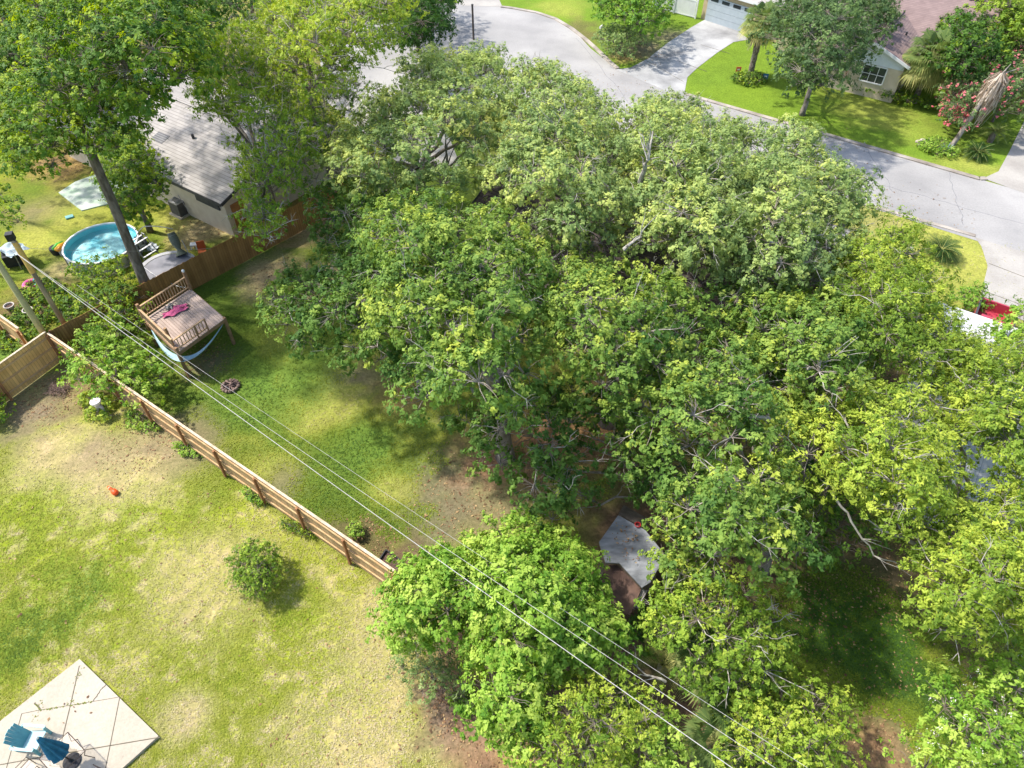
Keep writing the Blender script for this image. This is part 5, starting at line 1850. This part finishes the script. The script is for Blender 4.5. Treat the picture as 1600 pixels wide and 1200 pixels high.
# pool ladder
c = P(228, 400)
root = thing('pool_ladder', c, 'grey A-frame pool ladder standing between the pool and the trampoline', 'ladder')
m = MB()
dx, dy = Vector((.25, .42, 0)), Vector((.42, -.25, 0))
for s in (-1, 1):
    m.tube([c + dx * s - dy * 1.3, c + dx * s * .8 + Z3 * 1.35 - dy * .2, c + dx * s * .8 + Z3 * 1.35 + dy * .2, c + dx * s + dy * 1.3], .03, 6)
m.build('side_rails', GREYMET, root)
for k in range(3):
    for s in (-1, 1):
        m = MB()
        t = .25 + k * .3
        q = c + dy * s * (1.3 - 1.0 * t) + Z3 * (1.35 * t)
        m.beam(q - dx * .9, q + dx * .9, .10, .03)
        m.build('step', WHITEP, root)
for k, (px, py, col, lab) in enumerate(((222, 380, (.30, .30, .30), 'grey crate beside the pool ladder'), (238, 388, (.55, .60, .64), 'pale folded tarp beside the pool ladder'))):
    q = P(px, py)
    if k == 0:
        root = thing('crate', q, lab, 'crate')
        m = MB()
        for s in range(4):
            m.box(q + Z3 * (.05 + s * .09), (.55, .42, .06), rz=ANG)
        m.build('crate_body', mat('crate_grey', col), root)
    else:
        cloth('folded_tarp', lab, q, E1, E2, .8, .6, mat('tarp_pale', col, scale=6), 9, .2, 'tarp')

# trampoline
tc_ = P(262, 419, .62)
tc_.z = 0
tr_ = 1.62
tramp = thing('trampoline', tc_, 'round grey trampoline with bent net poles behind the brown fence', 'trampoline')
m = MB()
m.disc(tc_, tr_ - .22, 36, .60)
m.build('jumping_mat', mat('tramp_mat', (.27, .27, .30), (.20, .20, .225), scale=1.5), tramp)
m = MB()
m.lathe(tc_, [(tr_ - .24, .625), (tr_, .64), (tr_ + .02, .58)], 36)
m.build('edge_pad', mat('tramp_pad', (.46, .46, .47), (.36, .36, .38), scale=2), tramp)
pts = [tc_ + Vector((tr_ * math.cos(k * math.pi / 18), tr_ * math.sin(k * math.pi / 18), .57)) for k in range(37)]
MB().tube(pts, .03, 6).build('frame_ring', GREYMET, tramp)
for k in range(6):
    a = math.pi / 3 * k + .3
    d = Vector((math.cos(a), math.sin(a), 0))
    m = MB()
    m.tube([tc_ + d * tr_ + Z3 * .56, tc_ + d * (tr_ + .03) + Z3 * .02], .028, 6)
    m.build('leg', GREYMET, tramp)
TRL = [P(262, 356, 2.2), P(218, 352, 2.0)]
a0, b0 = tc_ + Vector((-1.5, .6, .6)), tc_ + Vector((1.1, 1.2, .6))
m = MB()
m.tube(curve(P(212, 372, 1.2), P(225, 354, 1.9), .1, 4)[:-1] + curve(P(225, 354, 1.9), P(270, 358, 1.9), .1, 6), .025, 6)
m.build('net_pole', GREYMET, tramp)
m = MB()
m.tube([P(210, 370, 1.0), P(224, 402, .2)], .03, 6)
m.build('net_pole', TRIMD, tramp)
m = MB()
m.tube([P(284, 375, 1.6), P(302, 410, .5)], .02, 6)
m.build('net_pole', GREYMET, tramp)
NETM = mat('net_shade', (.17, .19, .14), (.12, .14, .10), scale=12)
m = MB()
q0, q1 = P(267, 364, 1.75), P(284, 398, .66)
pl = [q0, q0.lerp(q1, .25), q0.lerp(q1, .5), q0.lerp(q1, .75), q1]
m.tube(pl, [.20, .26, .24, .12, .34], 12, cap=False)
m.build('gathered_net', NETM, tramp, True)
for t_, r_ in ((0, .205), (.12, .25)):
    q = q0.lerp(q1, t_)
    m = MB()
    ax_ = (q1 - q0).normalized()
    s1 = ax_.cross(Z3).normalized()
    s2 = ax_.cross(s1)
    m.tube([q + (s1 * math.cos(k * math.pi / 8) + s2 * math.sin(k * math.pi / 8)) * r_ for k in range(17)], .015, 5)
    m.build('net_hoop', GREYMET, tramp)
m = MB()
m.tube(curve(P(222, 415, .9), P(262, 440, .9), -.15, 6)[:-1] + curve(P(262, 440, .9), P(290, 449, 2.0), -.1, 4), .012, 4)
m.build('net_line', WHITEP, tramp)

# orange ride-on / play chair
c = P(318, 398)
root = thing('toy_chair', c, 'orange plastic toy chair beside the trampoline at the fence', 'toy')
OR = mat('toy_orange', (.62, .16, .05), (.5, .12, .04), rough=.5)
m = MB()
m.box(c + Z3 * .28, (.45, .45, .06), rz=.4)
m.build('seat', OR, root)
m = MB()
m.box(c + Vector((-.05, .22, .55)), (.45, .05, .5), rz=.4)
m.build('backrest', OR, root)
for sx in (-1, 1):
    for sy in (-1, 1):
        m = MB()
        m.box(c + Matrix.Rotation(.4, 3, 'Z') @ Vector((sx * .19, sy * .19, .13)), (.05, .05, .26), rz=.4)
        m.build('leg', OR, root)
c = P(305, 388)
root = thing('plastic_stool', c, 'small white plastic stool next to the orange toy chair', 'stool')
m = MB()
m.box(c + Z3 * .3, (.4, .34, .05), rz=.2)
m.build('seat', WHITEP, root)
for sx in (-1, 1):
    for sy in (-1, 1):
        m = MB()
        m.box(c + Vector((sx * .15, sy * .12, .135)), (.05, .05, .27))
        m.build('leg', WHITEP, root)

# air conditioner
c = P(286, 333)
ac = thing('air_conditioner', c, 'dark grey air conditioning unit on a slab by the cream house wall', 'air conditioner')
m = MB()
m.box(c + Z3 * .05, (1.15, 1.15, .1), rz=ANG)
m.build('base_slab', SLABM, ac)
m = MB()
m.box(c + Z3 * .52, (.88, .88, .84), rz=ANG)
for i in range(12):
    m.box(c + Z3 * (.18 + i * .062), (.905, .905, .018), rz=ANG)
m.build('cabinet', mat('ac_grey', (.13, .12, .11), (.09, .085, .08), rough=.6), ac)
m = MB()
m.lathe(c + Z3 * .945, [(.40, 0), (.40, .03), (.34, .05)], 20)
for k in range(5):
    m.lathe(c + Z3 * .975, [(.08 + .06 * k, 0), (.10 + .06 * k, .008)], 20)
m.build('fan_grille', GREYMET, ac)
m = MB()
m.box(c + Z3 * .955, (.92, .92, .03), rz=ANG)
m.build('top_panel', mat('ac_top', (.36, .35, .33), (.3, .29, .28), rough=.5), ac)

# patio slab and tarp at the neighbour's
m = MB()
m.prism([P(x, y).to_2d() for x, y in ((92, 302), (118, 285), (165, 268), (215, 290), (175, 318), (128, 330))][::-1], -.05, .06)
struct(m.build('patio', mat('mossy_slab', (.56, .60, .54), (.30, .42, .30), scale=1.2, detail=8)))
tag(MB().box(P(109, 340) + Z3 * .05, (.45, .32, .09), rz=.6).build('storage_tray', mat('teal_plastic', (.20, .42, .42), (.15, .35, .36))), 'small teal tray on the grass left of the pool', 'tray')

# black cart with pale tarp
c = P(34, 440)
c = P(38, 452)
root = thing('garden_cart', P(25, 408), 'black cart under a pale blue-grey tarp beside the utility posts', 'cart')
c = P(28, 412)
m = MB()
m.box(c + Z3 * .45, (1.0, .8, .7), rz=.5)
m.build('cart_box', BLACKP, root)
m = MB()
for sx in (-1, 1):
    m.tube([c + Vector((sx * .5, -.55, 0)), c + Vector((sx * .5, -.45, 1.0))], .03, 6)
m.build('cart_frame', GREYMET, root)
cloth('tarp', 'pale blue-grey tarp draped over the black cart at the left edge', P(22, 392, .85), E1, E2, 1.5, 1.1, mat('tarp_blue', (.46, .54, .58), (.36, .44, .48), scale=3), 14, .25, 'tarp')

# flamingo ring
c = P(50, 446, .06)
root = thing('pool_ring', c, 'pink and turquoise inflatable ring on the ground beside the utility posts', 'float')
for k, (a0_, a1_, col) in enumerate(((90, 330, (.80, .12, .36)), (330, 450, (.05, .45, .60)))):
    pts = [c + Vector((.36 * math.cos(R(a)), .36 * math.sin(R(a)), .08)) for a in range(a0_, a1_ + 1, 15)]
    MB().tube(pts, .12, 9).build('ring_half', mat('ring%d' % k, col, tuple(x * .85 for x in col), rough=.3), root, True)
for k, (px, py, lab) in enumerate(((20, 487, 'pale grey planter pot nearer the left edge'), (49, 494, 'pale grey planter pot nearer the utility posts'))):
    c = P(px, py)
    root = thing('planter_pot', c, lab, 'pot', 'pale pots behind the tan fence')
    m = MB()
    m.lathe(c, [(.15, 0), (.24, .42), (.27, .42), (.27, .46), (.22, .46), (.20, .36)], 18)
    m.build('pot', mat('pale_pot', (.52, .48, .45), (.40, .37, .35)), root)
    m = MB()
    m.disc(c, .205, 16, .37)
    m.build('soil', mat('bed_soil', (.15, .09, .07)), root)

# ------------------------------------------------------------------ utility poles and wires
c = P(92, 558)
POLEW = mat('pole_wood', (.50, .46, .24), (.34, .31, .15), scale=3, stretch=(1, 1, .2), bump=.3)
POLED = mat('pole_brown', (.40, .32, .20), (.20, .15, .10), scale=3, stretch=(1, 1, .2), bump=.3)
up_ = thing('utility_pole', c, 'greenish wooden utility pole carrying the power lines at the fence corner', 'utility pole')
m = MB()
m.tube([c - Z3 * .1, c + Z3 * 3, c + Z3 * 9.2], [.16, .15, .11], 12)
m.build('pole', POLEW, up_, True)
m = MB()
m.lathe(c + Vector((.12, .33, 6.6)), [(.001, 0), (.21, .02), (.21, .62), (.17, .72), (.001, .76)], 16)
m.build('transformer', GREYMET, up_)
m = MB()
m.beam(c + Vector((-.5, .2, 7.3)), c + Vector((.5, -.2, 7.3)), .09, .11)
m.build('crossarm', POLED, up_)
for s in (-.42, .42):
    m = MB()
    m.lathe(c + Vector((s, -s * .4, 7.36)), [(.05, 0), (.06, .05), (.03, .08), (.055, .12), (.001, .17)], 10)
    m.build('insulator', GREYP, up_)
c2 = P(120, 538)
up2 = thing('utility_post', c2, 'second brown utility post with a yellow guard band behind the first pole', 'utility pole')
m = MB()
m.tube([c2 - Z3 * .1, c2 + Z3 * 6.4], [.13, .10], 10)
m.build('pole', POLED, up2, True)
m = MB()
m.tube([c2 + Z3 * 4.6, c2 + Z3 * 6.3], [.135, .125], 10)
m.build('guard', mat('yellow_guard', (.72, .48, .16), (.6, .38, .12)), up2)
m = MB()
m.box(c2 + Vector((-.08, .05, 6.55)), (.3, .3, .35), rz=.3)
m.build('splice_box', BLACKP, up2)
WIRE = mat('wire', (.50, .48, .46), (.4, .38, .36), rough=.4)


def cable(label, p0, p1, h0, h1, sag, r, mid=None):
    a_, b_ = P(*p0, h0), P(*p1, h1)
    a_ = a_ if h0 else a_
    n_ = 26
    pts = []
    for i in range(n_ + 1):
        t = i / n_
        q = a_.lerp(b_, t)
        q.z -= sag * 4 * t * (1 - t)
        pts.append(q)
    tag(MB().tube(pts, r, 5).build('power_line', WIRE), label, 'cable', 'power lines crossing the yards')


cable('thickest white power line nearest the rear fence', (20, 392), (1215, 1250), 7.0, 6.6, .25, .011)
cable('thinner power line just above the thickest one', (26, 396), (1290, 1252), 6.8, 6.6, .3, .007)
cable('thin upper power line passing over the hammock and fire pit', (120, 445), (1262, 1200), 6.2, 6.2, .3, .005)
cable('short drop wire from the poles over the pool', (14, 386), (330, 388), 6.6, 2.6, .2, .005)

# ------------------------------------------------------------------ patio furniture
TEAL = mat('teal_chair', (.16, .42, .46), (.12, .34, .38), scale=3, rough=.5)
TEALP = mat('pale_teal_chair', (.34, .55, .58), (.28, .48, .50), scale=3, rough=.5)
PZ = .14


def local(c, a):
    r_ = Matrix.Rotation(a, 3, 'Z')
    return lambda x, y, z: c + r_ @ Vector((x, y, z))


c = P(58, 1161, PZ)
ch = thing('adirondack_chair', c, 'teal adirondack chair with a fan back, on the patio corner', 'chair')
A0 = R(-5)
f = local(c, A0)      # faces +x
for i in range(6):
    y = -.24 + i * .096
    m = MB()
    zt = .92 - abs(i - 2.5) * .035
    m.beam(f(-.22, y * .9, .22), f(-.56 + abs(i - 2.5) * .012, y * 1.08, zt), .094, .02, up=(1, 0, .5))
    m.build('back_slat', TEAL, ch)
for i in range(6):
    m = MB()
    x = -.2 + i * .098
    m.beam(f(x, -.27, .24 + i * .024), f(x, .27, .24 + i * .024), .085, .02)
    m.build('seat_slat', TEALP, ch)
for s in (-1, 1):
    m = MB()
    m.beam(f(-.42, s * .36, .52), f(.34, s * .36, .55), .085, .025)
    m.build('armrest', TEALP, ch)
    m = MB()
    m.beam(f(.30, s * .33, 0), f(.30, s * .33, .54), .09, .03)
    m.build('leg', TEAL, ch)
    m = MB()
    m.beam(f(.34, s * .29, .32), f(-.55, s * .29, .02), .03, .11)
    m.build('leg', TEAL, ch)
m = MB()
m.beam(f(-.44, -.38, .50), f(-.44, .38, .50), .05, .06)
m.build('back_brace', TEAL, ch)

c = P(113, 1190, PZ)
um = thing('patio_umbrella', c, 'closed dark blue patio umbrella on a round black base', 'umbrella')
m = MB()
m.lathe(c, [(.27, 0), (.27, .05), (.2, .08), (.06, .12), (.04, .3)], 22)
m.disc(c, .06, 10, .3)
m.build('base', mat('cast_black', (.05, .05, .06), (.03, .03, .035), scale=20, bump=.4, rough=.5), um)
m = MB()
m.tube([c, c + Z3 * 2.25], .022, 8)
m.build('pole', BLACKP, um)
m = MB()
nf = 48
prof = [(2.30, .03), (2.22, .075), (2.0, .10), (1.7, .145), (1.3, .20), (.95, .25)]
for z, r0 in prof:
    for k in range(nf):
        a = 2 * math.pi * k / nf
        q = r0 * (1 + .30 * math.cos(8 * a) * min(1, (2.3 - z) * 1.2)) * (1 + .05 * math.sin(3 * a))
        z2 = z - (.10 * (1 - math.cos(8 * a)) if z < 1 else 0)
        m.v.append((c.x + q * math.cos(a), c.y + q * math.sin(a), c.z + z2))
for i in range(len(prof) - 1):
    for k in range(nf):
        k2 = (k + 1) % nf
        m.f.append((i * nf + k, i * nf + k2, (i + 1) * nf + k2, (i + 1) * nf + k))
m.build('canopy', mat('navy_cloth', (.02, .16, .30), (.012, .11, .22), scale=5, rough=.85), um, True)
m = MB()
m.ellip(c + Z3 * 2.34, (.05, .05, .06), 10, 6)
m.build('finial', WHITEP, um, True)


def sling(label, c, a, cc=(.50, .44, .38)):
    ch = thing('sling_chair', c, label, 'chair', 'metal sling chairs round the umbrella')
    f = local(c, a)
    SL = mat('sling_cloth', (.58, .50, .42), (.50, .43, .36), scale=20)
    FRM = mat('bronze_metal', (.10, .075, .06), (.06, .045, .04), rough=.4, metal=.3)
    m = MB()
    m.slab([f(-.22, -.24, .40), f(.25, -.24, .43), f(.25, .24, .43), f(-.22, .24, .40)], .012)
    m.build('seat', SL, ch)
    m = MB()
    m.slab([f(-.23, -.24, .42), f(-.23, .24, .42), f(-.42, .24, .98), f(-.42, -.24, .98)], .012)
    m.build('backrest', SL, ch)
    for s in (-1, 1):
        m = MB()
        m.tube([f(.27, s * .26, 0), f(.27, s * .26, .62), f(-.30, s * .26, .64)], .014, 6)
        m.tube([f(-.43, s * .26, 1.0), f(-.22, s * .26, .41), f(.27, s * .26, .44)], .014, 6)
        m.tube([f(-.22, s * .26, .41), f(-.36, s * .26, 0)], .014, 6)
        m.build('side_frame', FRM, ch)
    m = MB()
    m.tube([f(-.43, -.26, 1.0), f(-.43, .26, 1.0)], .014, 6)
    m.tube([f(-.3, -.26, .2), f(-.3, .26, .2)], .012, 6)
    m.build('crossbar', FRM, ch)
    return ch


sling('metal sling chair to the right of the umbrella base', P(160, 1222, PZ), R(160))
sling('metal sling chair cut by the bottom edge, below the teal chair', P(52, 1212, PZ), R(60))
c = P(113, 1190, PZ)
tb = thing('patio_table', c, 'square glass-topped metal patio table around the closed umbrella', 'table')
glm = bpy.data.materials.new('table_glass')
glm.use_nodes = True
n = glm.node_tree
n.nodes.clear()
out = n.nodes.new('ShaderNodeOutputMaterial')
tp = n.nodes.new('ShaderNodeBsdfTransparent')
tp.inputs[0].default_value = (.80, .78, .74, 1)
gl = n.nodes.new('ShaderNodeBsdfGlossy')
gl.inputs['Roughness'].default_value = .05
mx = n.nodes.new('ShaderNodeMixShader')
mx.inputs[0].default_value = .08
n.links.new(tp.outputs[0], mx.inputs[1])
n.links.new(gl.outputs[0], mx.inputs[2])
n.links.new(mx.outputs[0], out.inputs[0])
f = local(c, R(-35))
k = .48
crn = [f(-k, -k, .70), f(k, -k, .70), f(k, k, .70), f(-k, k, .70)]
m = MB()
m.poly(crn)
m.build('table_top', glm, tb)
m = MB()
for i in range(4):
    m.tube([crn[i], crn[(i + 1) % 4]], .014, 6)
m.build('frame', mat('bronze_metal', (.10, .075, .06)), tb)
for i in range(4):
    m = MB()
    q = crn[i]
    m.tube([q, q.lerp(Vector((c.x, c.y, q.z)), .25) - Z3 * .35, Vector((q.x, q.y, PZ))], .014, 6)
    m.build('leg', mat('bronze_metal', (.10, .075, .06)), tb)

# ------------------------------------------------------------------ across the street
c = P(740, 62)
root = thing('street_post', c, 'dark wooden street post standing at the edge of the cul-de-sac', 'post')
m = MB()
m.tube([c, c + Z3 * 2.9], [.10, .09], 8)
m.build('post', mat('post_dark', (.16, .13, .11), (.10, .08, .07), scale=4), root)
m = MB()
m.lathe(c + Z3 * 2.9, [(.11, 0), (.11, .05), (.001, .1)], 8)
m.build('post_cap', TRIMD, root)
c = P(938, 62)
root = thing('mailbox', c, 'pale mailbox on a short post next to the pale rounded shrub', 'mailbox')
m = MB()
m.box(c + Z3 * .5, (.1, .1, 1.0))
m.build('post', POLED, root)
f = local(c + Z3 * 1.0, ANG)
m = MB()
pr_ = [(-.1, 0), (.1, 0), (.1, .12)] + [(.1 * math.cos(a), .12 + .1 * math.sin(a)) for a in np.linspace(.3, math.pi - .3, 6)] + [(-.1, .12)]
v0 = len(m.v)
for y in (-.25, .25):
    for x, z in pr_:
        m.v.append(tuple(f(x, y, z)))
k_ = len(pr_)
m.f.append(tuple(range(k_))[::-1])
m.f.append(tuple(range(k_, 2 * k_)))
for i in range(k_):
    j = (i + 1) % k_
    m.f.append((i, j, k_ + j, k_ + i))
m.build('box', WHITEP, root)
m = MB()
m.beam(f(.11, .1, .1), f(.11, .1, .3), .02, .04)
m.build('flag', mat('red_plastic', (.8, .05, .05)), root)
for px, py, col, nm, lab in ((1152, 113, (.80, .16, .08), 'yard_sign', 'orange-red yard sign on the bright lawn left of the cabbage palm'), (1194, 124, (.02, .14, .30), 'yard_sign', 'small dark blue yard sign right of the cabbage palm')):
    c = P(px, py + 4)
    root = thing(nm, c, lab, 'sign')
    m = MB()
    m.beam(c + Vector((-.2, 0, .45)), c + Vector((.2, -.05, .45)), .02, .42)
    m.build('panel', mat('sign_' + str(px), col, tuple(x * .9 for x in col)), root)
    m = MB()
    for s in (-.14, .14):
        m.tube([c + Vector((s, 0, 0)), c + Vector((s, 0, .5))], .008, 4)
    m.build('stake', GREYMET, root)
    m = MB()
    m.beam(c + Vector((-.1, -.02, .46)), c + Vector((.1, -.06, .46)), .012, .12)
    m.build('sign_mark', WHITEP, root)
# flag
base_f = ptr(-.05, W_ / 2 - 1.2, 1.55)
root = thing('flag', base_f, 'flag with red and white stripes hanging from a slanted pole on the white gable', 'flag')
tip = base_f - E2 * 1.0 + Z3 * 1.3
m = MB()
m.tube([base_f, tip], .02, 6)
m.build('flag_pole', WHITEP, root)
t1 = base_f - E2 * .25 + Z3 * .33
RED, NAVY = mat('flag_red', (.6, .03, .05), (.5, .03, .04)), mat('flag_navy', (.02, .04, .16), (.02, .03, .12))
sd = (tip - t1)
m, m2 = MB(), MB()
for i in range(13):
    a_, b_ = t1 + sd * (i / 13), t1 + sd * ((i + 1) / 13)
    dn = Vector((0, 0, -1.15)) + E1 * .12 * math.sin(i)
    (m if i % 2 == 0 else m2).poly([a_, b_, b_ + dn, a_ + dn])
m.build('red_stripes', RED, root)
m2.build('white_stripes', WHITEP, root)
m = MB()
a_, b_ = t1 + sd * .46 - E1 * .012, tip - E1 * .012
m.poly([a_, b_, b_ - Z3 * .5, a_ - Z3 * .5])
m.poly([a_ + E1 * .024, b_ + E1 * .024, b_ - Z3 * .5 + E1 * .024, a_ - Z3 * .5 + E1 * .024])
m.build('blue_canton', NAVY, root)
# rocks in the flower bed
random.seed(3)
for k, (px, py) in enumerate(((1434, 223), (1441, 221), (1447, 225), (1437, 228), (1444, 229))):
    c = P(px, py)
    o = MB().ellip(c + Z3 * .08, (.2 + .04 * (k % 3), .16, .13), 9, 6, .12).build('rock', mat('bed_rock', (.50, .44, .38), (.32, .28, .24), scale=6))
    tag(o, ('pale rock at the top left of the flower bed rock pile', 'pale rock highest in the middle of the flower bed rock pile', 'largest pale rock at the right of the flower bed pile', 'pale rock lying in front on the left of the flower bed pile', 'pale rock lowest on the right of the flower bed pile')[k], 'rock', 'rock pile in the flower bed')

# red pickup
c = P(1561, 476, 1.0) - E2 * 2.6
c.z = 0
f = local(c, math.atan2(E2.y, E2.x))
RP = mat('pickup_red', (.42, .05, .08), (.36, .04, .06), rough=.25, spec=.6)
pk_ = thing('pickup_truck', c, 'red pickup truck parked on the driveway behind the white metal roof', 'truck')


def car_sec(m, prof, w, taper=.06):
    """prof: (x, z) outline extruded across y with narrowed top."""
    n_ = len(prof)
    v0 = len(m.v)
    for s in (-1, 1):
        for x, z in prof:
            k = 1 - taper * max(0, z - .7)
            m.v.append(tuple(f(x, s * w / 2 * k, z)))
    m.f.append(tuple(v0 + i for i in range(n_))[::-1])
    m.f.append(tuple(v0 + n_ + i for i in range(n_)))
    for i in range(n_):
        j = (i + 1) % n_
        m.f.append((v0 + i, v0 + j, v0 + n_ + j, v0 + n_ + i))


m = MB()
car_sec(m, [(.5, .38), (.5, 1.02), (.42, 1.08), (-1.0, 1.10), (-2.5, 1.06), (-2.62, .9), (-2.64, .42)], 1.85)
m.build('front_body', RP, pk_)
m = MB()
car_sec(m, [(.35, 1.09), (.25, 1.72), (-.75, 1.75), (-1.35, 1.11)], 1.72, .16)
m.build('cab', RP, pk_)
m = MB()
car_sec(m, [(.36, 1.18), (.29, 1.62), (-.78, 1.66), (-1.28, 1.18)], 1.735, .16)
m.build('window', GLASS, pk_)
m = MB()
for s in (-1, 1):
    m.beam(f(.5, s * .87, .75), f(2.55, s * .87, .75), .12, .72)
m.beam(f(2.55, -.93, .75), f(2.55, .93, .75), .10, .72)
m.beam(f(.5, 0, .52), f(2.5, 0, .52), 1.62, .06)
m.build('bed', RP, pk_)
m = MB()
for s in (-1, 1):
    m.beam(f(.55, s * .87, 1.125), f(2.55, s * .87, 1.125), .10, .03)
m.build('bed_rail', TRIMD, pk_)
for x in (-1.7, 1.65):
    for s in (-1, 1):
        m = MB()
        m.tube([f(x, s * .72, .36), f(x, s * .95, .36)], .36, 18)
        w_ = m.build('wheel', BLACKP, pk_)
        m = MB()
        m.tube([f(x, s * .945, .36), f(x, s * .96, .36)], .2, 14)
        rm = m.build('rim', GREYMET)
        rm.parent = w_
for s in (-1, 1):
    MB().beam(f(2.61, s * .8, .8), f(2.61, s * .8, 1.0), .12, .03, up=E2).build('taillight', mat('tail_red', (.5, .01, .01)), pk_)
    MB().beam(f(-2.63, s * .7, .72), f(-2.63, s * .7, .88), .25, .03, up=E2).build('headlight', WHITEP, pk_)

# glimpses under the canopy
c = P(872, 462, 0)
root = thing('satellite_dish', P(872, 470, 3.4), 'pale satellite dish showing through a gap in the central oak', 'dish')
q = P(866, 462, 4.0)
m = MB()
m.lathe(q, [(.001, 0), (.2, .03), (.34, .1)], 18)
m.build('dish', GREYP, root)
m = MB()
m.tube([q, q - Z3 * .7], .025, 6)
m.tube([q, q + Vector((.05, -.25, .35))], .012, 5)
m.build('mast', GREYMET, root)


# fallen leaves: on the bare soil, along the fence and kerb, on the shed roof and patio
def fallen_leaves():
    spots_ = [(760, 770, 3.2, 900, .012), (930, 700, 3.0, 700, .012), (570, 845, 1.3, 260, .012), (720, 1100, 1.4, 420, .012), (780, 1180, 1.3, 260, .012), (1220, 910, 2.2, 600, .012),
              (1400, 900, 2.2, 600, .012), (1330, 1000, 3.0, 420, .012), (1350, 1150, 1.6, 380, .012), (90, 620, 1.8, 420, .012), (220, 690, 2.0, 300, .012), (1000, 85, 2.4, 500, .03),
              (320, 560, 1.6, 260, .012), (440, 430, 2.0, 260, .012), (100, 260, 2.4, 500, .012), (480, 350, 2.0, 320, .012), (300, 360, 2.0, 260, .012), (200, 900, 7.0, 260, .02), (560, 1080, 4.0, 220, .02),
              (975, 838, .6, 40, 2.30), (985, 870, .4, 14, 2.24), (120, 1110, 1.0, 8, .15), (1300, 225, 4.5, 150, .03), (1440, 330, 3.5, 120, .03), (950, 140, 4.5, 200, .03)]
    C = []
    for px, py, r_, n, z in spots_:
        p = P(px, py, z if z > 1 else 0)
        a = rng.random(n) * 6.283
        d = r_ * np.sqrt(rng.random(n)) * rng.uniform(.7, 1.15, n)
        c = np.stack([p.x + np.cos(a) * d, p.y + np.sin(a) * d, np.full(n, z) + rng.random(n) * .02], -1)
        C.append(c)
    C = np.concatenate(C)
    V = leaves(C, np.tile(np.array([0, 0, 1.6]), (len(C), 1)), .085, .05, 0, .1)
    V[:, :, 2] = np.maximum(V[:, :, 2], C[:, 2][:, None] - .004)
    o = quads('fallen_leaves', V, leaf_mat('fallen_leaf', [(0, (.10, .055, .03)), (.5, (.26, .15, .08)), (1, (.46, .33, .16))], .1, .8), None, {'tint': rng.random(len(C))})
    struct(o, 'stuff')
    tag(o, 'brown fallen leaves scattered over bare soil, shed roof and kerb', 'leaves')


fallen_leaves()
